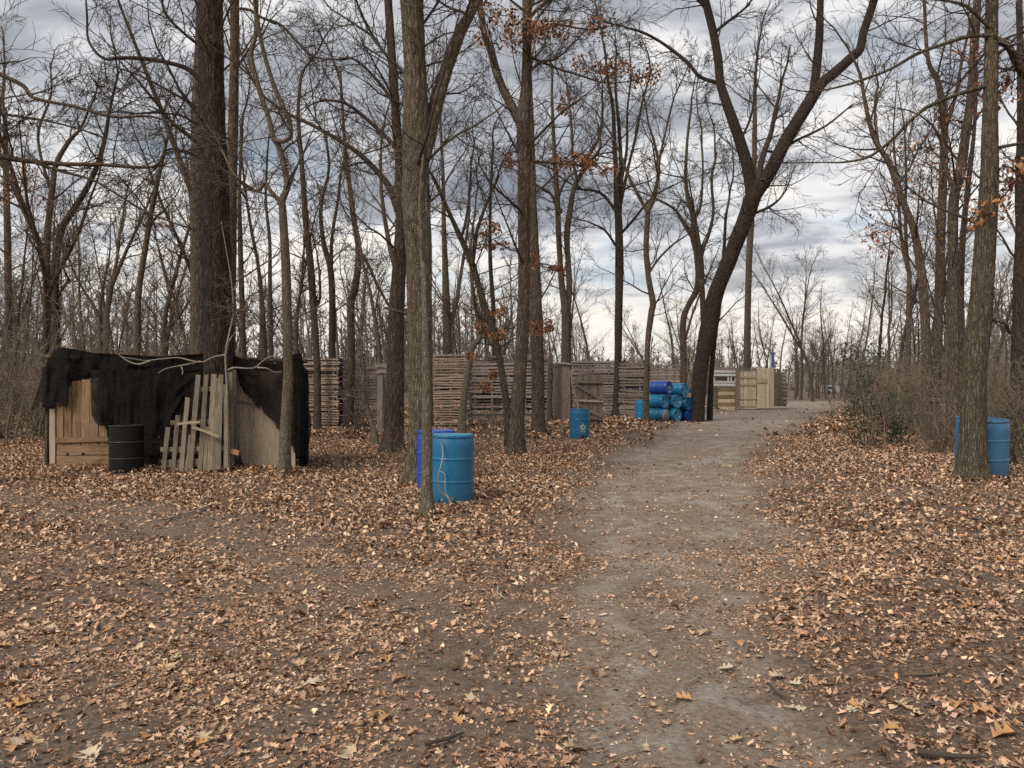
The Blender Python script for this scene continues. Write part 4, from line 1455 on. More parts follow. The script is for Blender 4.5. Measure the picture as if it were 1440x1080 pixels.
def slat_wall(label, px0, px1, pyt, pyb, d, n, mat, jitter=.012, fill=.62, side=None, back=True, ragged=.06, group=None, d1=None, posts=3, name="slatted_barricade", tilt=0.0):
    """wall of stacked horizontal boards, from pixel column px0 to px1; d1 = depth of its right end"""
    d1 = d1 or d
    A = P(px0, pyb, d)
    B = P(px1, pyb, d1)
    A.z, B.z = hz(A.x, A.y), hz(B.x, B.y)
    H = EYE + (HY - pyt) * d / F - A.z
    mid = (A + B) / 2
    root = empty(name, mid, label, "barricade", group)
    u = (B - A).normalized()
    nrmv = Vector((-u.y, u.x, 0))      # away from camera
    up = Vector((0, 0, 1))
    pitch = H / n
    for k in range(n):
        z = (k + .5) * pitch
        if 1 < k and WR.random() < .05:
            continue
        j0, j1 = WR.gauss(0, jitter * 1.5), WR.gauss(0, jitter * 1.5) + tilt * (k - n / 2) / n
        a = A - u * WR.uniform(0, ragged * 2) + up * (z + j0) + nrmv * WR.gauss(0, .008)
        b = B + u * WR.uniform(0, ragged * 2) + up * (z + j1) + nrmv * WR.gauss(0, .008)
        board(root, "slat", a, b, pitch * fill * WR.uniform(.7, 1.2), .022, mat, up, WR, .016)
    L = (B - A).length
    for k in range(posts):
        c = A + u * (L * (k + .3) / (posts - .4)) + nrmv * .055
        board(root, "post", c - up * .1, c + up * (H * WR.uniform(.96, 1.02)), .09, .07, SLAT_D, u, WR)
    if back:       # inner skin added behind the slats, coloured near-black as shade in the gaps
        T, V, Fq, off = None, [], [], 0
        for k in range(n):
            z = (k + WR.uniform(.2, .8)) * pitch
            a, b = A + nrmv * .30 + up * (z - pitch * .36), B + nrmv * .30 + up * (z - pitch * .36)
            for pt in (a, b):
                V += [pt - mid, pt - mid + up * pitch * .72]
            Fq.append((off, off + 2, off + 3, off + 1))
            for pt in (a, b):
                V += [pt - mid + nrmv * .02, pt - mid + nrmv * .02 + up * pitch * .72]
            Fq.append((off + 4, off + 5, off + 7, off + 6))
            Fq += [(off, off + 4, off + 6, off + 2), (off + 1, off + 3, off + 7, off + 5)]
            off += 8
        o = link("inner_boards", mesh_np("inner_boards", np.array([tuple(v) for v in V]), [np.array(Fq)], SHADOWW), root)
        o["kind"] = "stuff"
    if side:       # return wall running back from one end: (end, px at its far end, depth)
        end, pxs, ds, ns = side
        a0 = (B if end == "R" else A).copy()
        b0 = P(pxs, pyb, ds)
        b0.z = hz(b0.x, b0.y)
        for k in range(ns):
            z = (k + .5) * H / ns
            w = H / ns * .8
            board(root, "side_slat", a0 + up * (z + WR.gauss(0, .02)), b0 + up * (z + WR.gauss(0, .02)), w, .03, SLAT_D, up, WR, .012)
    return root


w1 = slat_wall("tan slatted wall right next to the tarp shack's plywood end", 423, 474, 504, 601, 28, 26, SLAT, fill=.54, d1=27.2, side=("R", 490, 29.6, 17), tilt=-.05)
board(w1, "prop_stick", P(461, 602, 27.6), P(466, 544, 27.9), .06, .03, SLAT, (1, 0, 0), WR)
board(w1, "prop_stick", P(463, 583, 27.55), P(471, 576, 27.6), .05, .03, SLAT, (0, 0, 1), WR)
w2 = slat_wall("dark back wall of slats behind a leaning pole and post", 489, 546, 514, 592, 34, 19, SLAT_D)
pole(w2, "leaning_pole", [P(490, 592, 33.6), P(490, 560, 33.7), P(488, 524, 33.8)], [.035, .03, .025], SLAT)
pole(w2, "leaning_pole", [P(511, 590, 33.6), P(510, 540, 33.7), P(504, 504, 33.8)], [.035, .03, .025], SLAT_G)
t = empty("grey_post", (P(533, 600, 25).x, 25, hz(P(533, 600, 25).x, 25)), "weathered grey post with boards nailed on top, left of the flared trunk", "post")
board(t, "upright", P(534, 612, 25), P(535, 514, 25), .17, .1, SLAT_G, (1, 0, 0), WR)
board(t, "crosspiece", P(527, 514, 24.93), P(544, 513, 24.93), .12, .04, SLAT_G, (0, 0, 1), WR)
board(t, "crosspiece", P(529, 523, 24.93), P(544, 522, 24.93), .10, .04, SLAT_G, (0, 0, 1), WR)
slat_wall("tall tan slatted wall behind the bright blue barrels", 611, 656, 499, 603, 27.5, 28, SLAT, fill=.54, side=("R", 664, 30, 20))
w4 = slat_wall("grey weathered slatted wall of wide boards behind the oak with rusty leaves", 661, 769, 506, 592, 33.3, 19, SLAT_G, fill=.66, jitter=.016, posts=5)
board(w4, "top_beam", P(738, 502, 33.2), P(770, 501, 33.2), .22, .1, SLAT_D, (0, 0, 1), WR)
board(w4, "top_beam", P(684, 503, 33.2), P(716, 500, 33.2), .10, .06, SLAT_D, (0, 0, 1), WR)
for px, w_ in ((752, .05), (759, .04)):
    pole(w4, "thin_pole", [P(px, 588, 33.15), P(px + 1, 545, 33.15), P(px, 506, 33.15)], [.03, .025, .02], SLAT_G)
t = empty("log_post", (P(773, 591, 32.6).x, 32.6, hz(P(773, 591, 32.6).x, 32.6)), "rough log post at the end of the grey slatted wall", "post")
pole(t, "log", [P(773, 592, 32.6), P(773, 550, 32.6), P(774, 499, 32.6)], [.13, .11, .10], BARK)
w5 = empty("plywood_barricade", (P(789, 590, 33).x, 33, hz(P(789, 590, 33).x, 33)), "dark plywood wall panel between log post and gate", "barricade")
for k in range(4):
    x0 = 778 + k * 6.1
    board(w5, "panel_board", P(x0 + 3, 592, 33), P(x0 + 3, 514 + WR.uniform(-1, 1), 33), .185, .025, SLAT_D, (1, 0, 0), WR)
pole(w5, "top_log", [P(776, 512, 32.95), P(790, 511, 32.95), P(804, 513, 32.95)], [.05, .05, .045], SLAT_G)
# ajar gate
g = empty("board_gate", (P(828, 600, 29).x, 29, hz(P(828, 600, 29).x, 29)), "weathered board gate with diagonal brace standing ajar", "gate")
for k in range(9):
    x0 = 810.5 + k * 4.4
    board(g, "gate_board", P(x0, 602, 29 - .03 * k), P(x0, 529 + WR.uniform(-2, 1), 29 - .03 * k), .105, .022, SLAT_D, (1, 0, 0), WR)
for y0 in (536, 563, 587):
    board(g, "rail", P(808, y0, 28.93), P(848, y0 + 1, 28.66), .11 if y0 != 563 else .08, .04, SLAT_G if y0 == 563 else SLAT_D, (0, 0, 1), WR)
board(g, "brace", P(809, 540, 28.9), P(846, 562, 28.64), .1, .03, SLAT_D, (0, 0, 1), WR)
board(g, "brace", P(809, 566, 28.9), P(846, 586, 28.64), .1, .03, SLAT_D, (0, 0, 1), WR)
t = empty("bent_pole", (P(803, 590, 28.5).x, 28.5, hz(P(803, 590, 28.5).x, 28.5)), "bent pale pole leaning at the gate behind the standing barrel", "pole")
pole(t, "stem", [P(816, 600, 28.4), P(812, 566, 28.5), P(806, 548, 28.5), P(803, 522, 28.5)], [.05, .045, .04, .035], SLAT)
slat_wall("brown slatted wall behind the ajar gate", 804, 886, 507, 587, 37.5, 21, SLAT_G, fill=.68, posts=4)
w6 = slat_wall("grey slatted wall end facing the piled barrels", 872, 906, 511, 588, 36.0, 19, SLAT_D, fill=.7, d1=34.6, posts=2)
slat_wall("open slatted wall peeking over the piled blue barrels", 911, 953, 512, 588, 38.5, 17, SLAT_G, fill=.6, back=False, posts=4)

# ---- far plank fort
FD = 49.0
ft = empty("plank_fort", (P(1050, 575, FD).x, FD, hz(P(1050, 575, FD).x, FD)), "pale plank fort with white pallet top at the end of the track", "fort")
for k, (y0, m) in enumerate([(518, SLAT_G), (522, WHITEW), (527, WHITEW), (537, WHITEW), (541, WHITEW)]):
    board(ft, "pallet_board", P(1000, y0, FD - .2), P(1036, y0 + .5, FD - .2), .15, .03, m, (0, 0, 1), WR)
for x0 in (1004, 1024, 1028, 1034):
    board(ft, "pallet_upright", P(x0, 543, FD - .14), P(x0, 517, FD - .14), .09, .06, WHITEW, (1, 0, 0), WR)
board(ft, "dark_backing", P(1000, 531, FD + .1), P(1036, 531, FD + .1), .62, .02, SLAT_D, (0, 0, 1), WR)
for k in range(6):
    board(ft, "tan_board", P(1010, 548 + k * 5.2, FD - .15), P(1033.5, 548 + k * 5.2, FD - .15), .225, .03, NEWW if k % 2 else DOORW, (0, 0, 1), WR)
for k in range(7):
    board(ft, "slat", P(996, 547 + k * 4, FD + .1), P(1010, 547 + k * 4, FD + .1), .1, .03, SLAT_D, (0, 0, 1), WR)
board(ft, "post", P(1036.5, 577, FD - .3), P(1036.5, 518, FD - .3), .16, .12, SLAT_D, (1, 0, 0), WR)
for k in range(4):
    board(ft, "door_board", P(1042.5 + k * 6, 575, FD - .25), P(1042.5 + k * 6, 521, FD - .25), .255, .03, NEWW, (1, 0, 0), WR)
for y0 in (530, 541, 560, 570):
    board(ft, "door_rail", P(1041, y0, FD - .3), P(1064, y0, FD - .3), .14, .03, NEWW if y0 > 541 else PLY, (0, 0, 1), WR)
board(ft, "lintel", P(1036, 519, FD - .3), P(1064, 519, FD - .3), .1, .06, SLAT_D, (0, 0, 1), WR)
for k in range(4):
    board(ft, "wall_board", P(1067.5 + k * 6, 574, FD - .35), P(1067.5 + k * 6, 517 + WR.uniform(-2, 1), FD - .35), .25, .03, NEWW, (1, 0, 0), WR)
board(ft, "wall_rail", P(1064, 535, FD - .4), P(1079, 535, FD - .4), .3, .03, PLY, (0, 0, 1), WR)
for k in range(9):
    board(ft, "side_slat", P(1093, 521 + k * 6, FD - .1), P(1096, 521 + k * 6, FD + 1.6), .2, .05, SLAT_D, (0, 0, 1), WR)
for k in range(9):
    board(ft, "end_slat", P(1100, 521 + k * 5.6, FD + 1.2), P(1108, 521 + k * 5.6, FD + 1.2), .13, .05, SLAT_G, (0, 0, 1), WR)
board(ft, "rear_board", P(996, 547, FD + 1.9), P(1106, 547, FD + 1.9), 2.4, .03, SLAT_D, (0, 0, 1), WR)
sg = empty("blue_banner", (P(1086, 540, FD + .6).x, FD + .6, hz(0, FD)), "small blue and white banner on a stake above the plank fort", "banner")
pole(sg, "stake", [P(1084, 575, FD + .6), P(1084, 540, FD + .6), P(1084, 470, FD + .6)], [.02, .02, .012], SLAT_D)
board(sg, "cloth", P(1086.5, 516, FD + .55), P(1086.5, 497, FD + .55), .2, .012, plain_mat("banner_blue", (.06, .11, .30), .7, (.06, .11, .30)), (1, 0, 0), WR)
board(sg, "white_band", P(1083.5, 517, FD + .53), P(1083.5, 499, FD + .53), .11, .012, CAPW, (1, 0, 0), WR)

# ------------------------------------------------------------------ barrels
PROF = [(0, .008), (.25, .008), (.268, 0), (.282, .02), (.288, .06), (.290, .15), (.290, .270), (.290, .279), (.297, .288), (.297, .302), (.290, .311), (.290, .32), (.290, .45), (.290, .57), (.290, .579), (.297, .588), (.297, .602), (.290, .611), (.290, .62), (.290, .70),
        (.290, .77), (.286, .83), (.276, .862), (.274, .872), (.284, .88), (.286, .895), (.278, .903), (.266, .9), (.262, .884), (.25, .878), (0, .882)]


def lathe(prof, seg):
    a = np.arange(seg) * 2 * math.pi / seg
    n = len(prof)
    r = np.array([p[0] for p in prof])
    z = np.array([p[1] for p in prof])
    r = np.maximum(r, .001)
    V = np.stack([r[:, None] * np.cos(a), r[:, None] * np.sin(a), np.repeat(z[:, None], seg, 1)], -1).reshape(-1, 3)
    i = np.arange(n - 1)[:, None]
    j = np.arange(seg)[None]
    q = np.stack([i * seg + j, i * seg + (j + 1) % seg, (i + 1) * seg + (j + 1) % seg, (i + 1) * seg + j], -1).reshape(-1, 4)
    return V, q


_bm = {}


def barrel_parts(mat):
    if mat.name not in _bm:
        V, q = lathe(PROF, 44)
        body = mesh_np("body", V, [q], mat, True)
        _bm[mat.name] = body
    return _bm[mat.name]


CV, CQ = lathe([(0, 0), (.034, 0), (.034, .012), (.028, .018), (0, .018)], 14)
CAPB = mesh_np("bung", CV, [CQ], DRUM, True)
CAPL = mesh_np("bung", CV, [CQ], CAPW, True)


def barrel(loc, mat, label, rot=(0, 0, 0), cap=None, group=None, sz=1.0):
    root = empty("plastic_barrel", loc, label, "barrel", group)
    root.rotation_euler = rot
    root.scale = (sz, sz, sz)
    body = link("body", barrel_parts(mat), root)
    for (a, m) in ((.175, cap or CAPB), (-.175, CAPB)):
        o = link("bung", m, body)
        o.location = (a, 0, .880)
    return root


def ground_at(px, py, off=0):
    d = EYE * F / (py - HY)
    for _ in range(5):
        x = (px - CX) * d / F
        d = (EYE - hz(x, d) - off) * F / (py - HY)
    x = (px - CX) * d / F
    return Vector((x, d, hz(x, d)))


def at_depth(px, d):
    x = (px - CX) * d / F
    return Vector((x, d, hz(x, d)))


LIDV, LIDQ = lathe([(0, .006), (.10, .004), (.24, .0), (.272, .0), (.276, .006), (.270, .012), (.25, .008), (.10, .011), (0, .012)], 40)


def lid(b, c, nm):  # lid paler than the body, sky and sun brightness painted in
    o = link("lid", mesh_np("lid", LIDV, [LIDQ], barrel_mat(nm, c), True), b)
    o.location = (0, 0, .9045)


nb_ = barrel(at_depth(635.5, 10.35) - Vector((0, 0, .01)), BLUE1, "bright blue plastic barrel with a pale vine against it", (0, .015, .6))
lid(nb_, (.03, .27, .46), "lid_skylit_blue")
nb_ = barrel(at_depth(613.5, 11.35) - Vector((0, 0, .02)), BLUE2, "deep blue plastic barrel half hidden behind the bright blue one", (0, 0, 1.9))
lid(nb_, (.035, .10, .42), "lid_skylit_deep_blue")
b3 = barrel(at_depth(815, 22.4) - Vector((0, 0, .01)), BLUE1, "standing blue barrel with worn cream print before the gate", (0, .01, 0))
# worn print, curved with the wall of the barrel
V, Fq = [], []
for i in range(9):
    for j in range(9):
        th = math.radians(-90 + 14 + (i - 4) * 4.6)
        V.append((.2925 * math.cos(th), .2925 * math.sin(th), .36 + (j - 4) * .032))
for i in range(8):
    for j in range(8):
        u, v = (i - 3.5) / 3.6, (j - 3.5) / 3.8
        r = u * u + v * v
        if r < 1.0 + .35 * math.sin(5 * math.atan2(v, u)) and not (.02 < (u + .1) ** 2 + (v - .3) ** 2 < .10):
            Fq.append((i * 9 + j, i * 9 + 9 + j, i * 9 + 10 + j, i * 9 + j + 1))
o = link("worn_print", mesh_np("worn_print", np.array(V), [np.array(Fq)], CREAM, True), b3)
barrel(at_depth(1370, 12.75) - Vector((0, 0, .02)), BLUE4, "faded blue barrel mostly hidden behind the stout trunk", (0, .03, .4))
barrel(at_depth(1388, 12.0) + Vector((0, 0, .0)), BLUE4, "faded blue barrel tipped slightly, beside the stout trunk", (0, -.075, 1.2))
barrel(at_depth(87, 17.6), BLUE3, "teal barrel peeking out behind the shack's drooping tarp", (0, 0, .4))

YA = math.radians(38)
AX = Vector((math.sin(YA), -math.cos(YA), 0))       # the way the pile's lids face


def lying(px, py, d, mat, label, yaw=0.0, cap=None, roll=0.0, back=None):
    c = P(px, py, d)                                  # centre of the lid
    ax = Quaternion((0, 0, 1), yaw) @ AX
    qz = Vector((0, 0, 1)).rotation_difference(ax) @ Quaternion((0, 0, 1), roll)
    b = barrel(c - ax * .89, mat, label, qz.to_euler(), cap)
    return b


def lid_z(row):
    return .30 + row * .585


SD = 32.6
def pile(px, row, mat, label, dz=0.0, dd=0.0, **k):
    d = SD + dd
    k.setdefault("yaw", WR.uniform(-.16, .16))
    k.setdefault("roll", WR.uniform(0, 6.28))
    z = lid_z(row) + dz + hz((px - CX) * d / F, d) - .03
    return lying(px, HY - (z - EYE) * F / d, d, mat, label, **k)


p6 = pile(936, 0, BLUE1, "blue barrel with grey lid at the bottom of the barrel pile")
V, q = lathe([(0, 0), (.255, 0), (.255, .012), (0, .016)], 36)
o = link("lid", mesh_np("lid", V, [q], GREYLID, True), p6)
o.location = (0, 0, .894)
pile(953, 0, BLUE3, "teal barrel lying at the bottom of the pile under a white-capped lid", dd=.45, cap=CAPL, roll=.2)
pile(935, 1, BLUE3, "teal barrel in the pile resting directly on the grey-lidded one", dd=.1)
pile(952.5, 1, BLUE3, "teal barrel with white cap in the middle of the pile", dd=.5, cap=CAPL, roll=.3)
pile(968.5, 1, BLUE1, "blue barrel in the pile against the dark leaning tree", dd=1.0, dz=-.08)
pile(971, 0, BLUE2, "barrel wedged low between pile and dark leaning tree", dd=1.1)
p1 = pile(941, 2, BLUE2, "deep blue barrel with lime streak on top of the pile", dd=.3, dz=.0, cap=CAPL)
o = board(p1, "paint_streak", (0, 0, 0), (.001, 0, 0), .04, .004, LIME, (0, 1, 0), WR)
bpy.data.objects.remove(o)
V = np.array([(-.10, -.03, .0), (.13, -.015, .0), (.14, .02, .0), (-.09, .03, .0), (-.10, -.03, .004), (.13, -.015, .004), (.14, .02, .004), (-.09, .03, .004)])
q = np.array([(4, 5, 6, 7), (3, 2, 1, 0), (0, 1, 5, 4), (1, 2, 6, 5), (2, 3, 7, 6), (3, 0, 4, 7)])
o = link("paint_streak", mesh_np("paint_streak", V, [q], LIME), p1)
o.location = (0, 0, .884)
o.rotation_euler = (0, 0, .9)
pile(963, 2, BLUE3, "teal barrel with white cap beside the deep blue one on the pile", dd=.8, dz=-.08, cap=CAPL, roll=2.9)
barrel(at_depth(902, 33.4), BLUE3, "dark teal barrel standing upright at the pile's shaded end", (0, 0, .8))

# ------------------------------------------------------------------ the shack
SD0 = 14.4
sh = empty("tarp_shack", (P(250, 660, SD0).x, SD0, hz(P(250, 660, SD0).x, SD0)), "low shack of boards draped in torn black tarps around a tree", "shack")
SB = sh.location
UP = (0, 0, 1)
RT = (1, 0, 0)
SR = random.Random(31)
# board door at the left
dd = 14.42


def sboard(name, a, b, w, th, m, wd, parent=None, label=None):
    o = board(sh, name, a, b, w, th, m, wd, SR, .006, label)
    if parent is not None:
        ml = o.matrix_basis.copy()
        o.parent = parent
        o.matrix_basis = parent.matrix_basis.inverted() @ ml
    return o


def px_w(p, d):
    return p * d / F


door = sboard("door", P(79, 619, dd - .035), P(154, 617.5, dd - .035), px_w(7, dd), .03, DOORW, UP)      # its ledge carries the boards
for (xc, w, yt) in [(85, 9.5, 566), (96, 11, 545), (108, 12, 536), (120.5, 12, 534), (133, 12, 538), (145.5, 12, 545)]:
    sboard("door_board", P(xc, 626, dd), P(xc + SR.uniform(-.5, .5), yt, dd), px_w(w, dd) * .97, .025, DOORW, RT, door)
sboard("kick_board", P(80, 633, dd - .01), P(154, 632, dd - .01), px_w(14, dd), .025, DOORW, UP, door)
sboard("kick_board", P(80, 648, dd - .01), P(154, 647.5, dd - .01), px_w(14, dd), .025, DOORW, UP, door)
sboard("sill_board", P(76, 660, dd - .04), P(156, 658.5, dd - .04), px_w(7, dd), .04, PLY, UP)
KN = plain_mat("knot_hole", (.02, .014, .01), .9)
for (x0, y0) in ((95, 638.5), (117, 638)):
    V, q = lathe([(0, 0), (.022, 0), (.026, .006), (0, .008)], 12)
    o = link("knot", mesh_np("knot", V, [q], KN, True), sh)
    o.location = P(x0, y0, dd - .024) - SB
    o.rotation_euler = (math.radians(90), 0, 0)
sboard("corner_post", P(75.5, 652, dd + .06), P(75.5, 575, dd + .06), px_w(8, dd), .09, PLY, RT)
sboard("door_post", P(157, 660, dd - .02), P(157, 600, dd - .02), px_w(4, dd), .05, DOORW, RT)
sboard("header_beam", P(96, 536, dd + .1), P(140, 534, dd + .1), px_w(6, dd), .06, DOORW, UP)
# leaning pallet of upright slats
LB, LT = 13.62, 13.80
plt = empty("leaning_pallet", at_depth(275, LB), "weathered pallet of upright slats leaning on the furrowed shack tree", "pallet")
for (xb, yb, xt, yt, w) in [(230, 662, 237, 601, 6), (243, 662, 250, 584, 6), (254.5, 663, 264, 559, 6.5), (268, 663, 279, 527, 7), (281, 662, 290, 527, 6.5), (294.5, 661, 301, 526, 7.5),
                            (307, 660, 311, 527, 7), (318, 659, 317.5, 540, 6), (262, 663, 268, 612, 5), (288, 662, 291, 600, 5), (301, 661, 306, 532, 4)]:
    f = (663 - yt) / 137
    board(plt, "pallet_slat", P(xb, yb, LB), P(xt, yt, LB + (LT - LB) * f), px_w(w, LB), .022, PALLET, RT, SR, .006)
for (x0, y0, x1, y1, f) in [(240, 595, 316, 592, .5), (226, 632, 314, 630, .22), (274, 548, 318, 546, .85), (228, 650, 312, 648, .1)]:
    dz_ = LB + (LT - LB) * f + .05
    board(plt, "pallet_rail", P(x0, y0, dz_), P(x1, y1, dz_), px_w(7, LB), .04, PALLET, UP, SR, .006)
board(plt, "broken_lath", P(270, 600, LB - .05), P(308, 614, LB - .05), .045, .02, PLY, UP, SR, .006)
board(plt, "broken_lath", P(249, 596, LB - .04), P(281, 593, LB - .04), .04, .02, PLY, UP, SR, .006)
sboard("upright_pole", P(326, 658, 13.9), P(325, 523, 13.95), px_w(6, 13.9), .06, PALLET, RT)
sboard("upright_pole", P(332.5, 658, 14.1), P(329, 520, 14.1), px_w(5, 13.9), .06, SLAT_D, RT)
sboard("orange_stub", P(320, 634, 13.75), P(336, 636.5, 13.75), px_w(7, 13.7), .05, ENDW, UP)
# plywood end
for k, (xl, xr) in enumerate([(332, 348), (348, 364), (364, 381), (381, 398), (398, 413)]):
    sboard("plywood_strip", P((xl + xr) / 2 + (4 if k == 0 else 2), 657, 14.3), P((xl + xr) / 2, 522, 14.36), px_w(xr - xl, 14.3) * .995, .016, PLY, RT)
sboard("seam_batten", P(333, 564, 14.27), P(362, 570, 14.27), .03, .015, SLAT_D, UP)
# frame
for x0, yt in ((66, 505), (424, 508)):
    pole(sh, "corner_pole", [P(x0, 662, 14.75), P(x0 + 1, 580, 14.75), P(x0, yt, 14.75)], [.05, .045, .04], BARK)
for x0 in (90, 405):
    q0 = P(x0, 505, 15.7)
    pole(sh, "corner_pole", [Vector((q0.x, 15.7, SB.z - .05)), Vector((q0.x, 15.7, 1)), Vector((q0.x, 15.7, q0.z - .1))], [.05, .045, .04], BARK)
pole(sh, "ridge_pole", [P(62, 502, 14.62), P(250, 504, 14.62), P(432, 508, 14.62)], [.045, .045, .04], BARK)


def interp(pts, x):
    return np.interp(x, [p[0] for p in pts], [p[1] for p in pts])


def cloth(name, x0, x1, top, bot, depth, seed, amp=.05, nc=64, nr=26, k=9.0, bend=None, frayed=0.0, label=None):
    """hanging tarp between an upper and a lower edge (photo columns), folded in depth"""
    xs = np.linspace(x0, x1, nc)
    yt = interp(top, xs)
    yb = interp(bot, xs)
    yb = yb + frayed * ((vnoise(xs * .55, xs * 0, seed + 3) - .5) * 2 + (vnoise(xs * .19, xs * 0, seed + 4) - .5) * 3)
    vs = np.linspace(0, 1, nr)
    X = np.repeat(xs[None], nr, 0) + (vnoise(xs[None] * .12, vs[:, None] * 3, seed + 9) - .5) * 3 * vs[:, None]
    Y = yt[None] * (1 - vs[:, None]) + yb[None] * vs[:, None]
    wx = X / 75.0
    D = depth + amp * (.35 + .65 * vs[:, None]) * (np.sin(wx * k + seed + 1.5 * vnoise(wx * 2, vs[:, None] * 2, seed)) * .6 + (vnoise(wx * 7, vs[:, None] * 2.2 + wx, seed + 1) - .5) * 1.6)
    D += .05 * (vnoise(wx * 3, vs[:, None] * 7, seed + 2) - .5) + .035 * (vnoise(wx * 16, vs[:, None] * 2.5 + wx * 3, seed + 6) - .5)
    if bend is not None:
        D += bend(X, vs[:, None])
    V = np.stack([(X - CX) * D / F - SB.x, D - SB.y, EYE + (HY - Y) * D / F - SB.z], -1).reshape(-1, 3)
    i = np.arange(nr - 1)[:, None]
    j = np.arange(nc - 1)[None]
    q = np.stack([i * nc + j, i * nc + j + 1, (i + 1) * nc + j + 1, (i + 1) * nc + j], -1).reshape(-1, 4)
    o = link(name, mesh_np(name, V, [q], TARP, True), sh)
    return o


TOPL = [(44, 575), (52, 552), (62, 518), (75, 493), (88, 488), (130, 496), (220, 501), (290, 497), (330, 500), (345, 506), (380, 511), (398, 509), (410, 498), (424, 497), (429, 530), (437, 590)]
cloth("tarp", 44, 98, TOPL, [(44, 579), (60, 568), (70, 571), (78, 560), (84, 572), (93, 574), (96, 560), (98, 537)], 14.30, 3, .07, 50, 24, 11, frayed=2.5,
      bend=lambda X, v: .5 * sstep(66, 44, X))
cloth("tarp", 96, 286, TOPL, [(96, 540), (130, 532), (170, 536), (220, 530), (286, 528)], 14.47, 4, .05, 100, 18, 8, frayed=2)
cloth("tarp", 128, 286, [(128, 520), (286, 520)], [(128, 582), (136, 597), (152, 604), (157, 662), (215, 665), (224, 650), (240, 612), (262, 562), (280, 530), (286, 524)], 14.33, 5, .05, 100, 40, 13, frayed=1.5,
      bend=lambda X, v: -.10 * np.exp(-((X - 145) / 14) ** 2) * v)
cloth("tarp", 286, 332, TOPL, [(286, 530), (332, 528)], 14.50, 6, .03, 30, 12, 8)
cloth("tarp", 326, 438, TOPL, [(326, 524), (333, 530), (345, 556), (375, 582), (405, 620), (418, 636), (430, 642), (434, 640), (438, 600)], 14.18, 7, .06, 80, 40, 10, frayed=2.5,
      bend=lambda X, v: .22 * sstep(420, 438, X))


def roof_and_walls():
    xs = np.linspace(62, 430, 40)
    a = np.array([P(x, float(interp(TOPL, x)) + 1, 14.45) for x in xs])
    rows = []
    for v in np.linspace(0, 1, 12):
        r = a.copy()
        r[:, 1] = 14.45 + 1.45 * v
        r[:, 0] = a[:, 0] * r[:, 1] / 14.45
        r[:, 2] = a[:, 2] * (1 - v) + v * 1.95 - .07 * math.sin(math.pi * v) + .03 * (vnoise(r[:, 0] * 2, r[:, 1] * 2, 4) - .5)
        rows.append(r)
    for v in np.linspace(.1, 1, 8):          # the back hangs to the ground
        r = rows[11].copy()
        r[:, 1] = 15.9 + .05 * np.sin(r[:, 0] * 9)
        r[:, 2] = rows[11][:, 2] * (1 - v) + v * .05
        rows.append(r)
    V = np.concatenate(rows) - np.array(SB)
    nc, nr = 40, len(rows)
    i = np.arange(nr - 1)[:, None]
    j = np.arange(nc - 1)[None]
    q = np.stack([i * nc + j, i * nc + j + 1, (i + 1) * nc + j + 1, (i + 1) * nc + j], -1).reshape(-1, 4)
    link("roof_tarp", mesh_np("roof_tarp", V, [q], TARP, True), sh)
    for x0, xx in ((66, 0), (430, 39)):
        V = []
        for v in np.linspace(0, 1, 14):
            for w in np.linspace(0, 1, 10):
                p = rows[0][xx] * (1 - v) + rows[11][xx] * v
                V.append((p[0] + .05 * math.sin(v * 17 + w * 3), 14.5 + 1.4 * v, p[2] * (1 - w) + (.05 if xx else 1.15) * w))
        V = np.array(V) - np.array(SB)
        i = np.arange(13)[:, None]
        j = np.arange(9)[None]
        q = np.stack([i * 10 + j, i * 10 + j + 1, (i + 1) * 10 + j + 1, (i + 1) * 10 + j], -1).reshape(-1, 4)
        link("side_tarp", mesh_np("side_tarp", V, [q], TARP, True), sh)


roof_and_walls()

# black drum by the door
DP = [(0, .0), (.27, .0), (.285, .0), (.292, .012), (.285, .024), (.283, .04), (.283, .05), (.283, .28), (.283, .288), (.294, .30), (.283, .312), (.283, .32), (.283, .57), (.283, .578), (.294, .59), (.283, .602), (.283, .61), (.283, .85), (.283, .86), (.292, .868), (.292, .884), (.280, .884), (.278, .865), (0, .865)]
V, q = lathe(DP, 44)
dl = at_depth(178, 13.72) - Vector((0, 0, .03))
dr = empty("steel_drum", dl, "black steel drum with ribs standing beside the shack's board door", "drum")
drb = link("body", mesh_np("body", V, [q], DRUM, True), dr)
for z in (.30, .59, .876):
    V, q = lathe([(.2935, z - .007), (.297, z - .004), (.297, z + .004), (.2935, z + .007)], 44)
    link("hoop", mesh_np("hoop", V, [q], STEELW, True), drb)
o = link("bung", CAPB, drb)
o.location = (.15, .05, .866)


# pale leafless vine climbing over the shack front
def vine(name, label, d, stems, mat, r, cat="vine"):
    b = P(*stems[0][0], d)
    gz = hz(b.x, d)
    root = empty(name, (b.x, d, gz), label, cat)
    for k, st in enumerate(stems):
        n = len(st)
        pts = [P(px, py, d + .06 * math.sin(i * 1.3 + k)) for i, (px, py) in enumerate(st)]
        if k == 0:
            pts[0].z = gz - .03
        pole(root, "stem", pts, [r * (1 - .65 * i / (n - 1)) * (1 if k == 0 else .75) for i in range(n)], mat, 6)
    return root


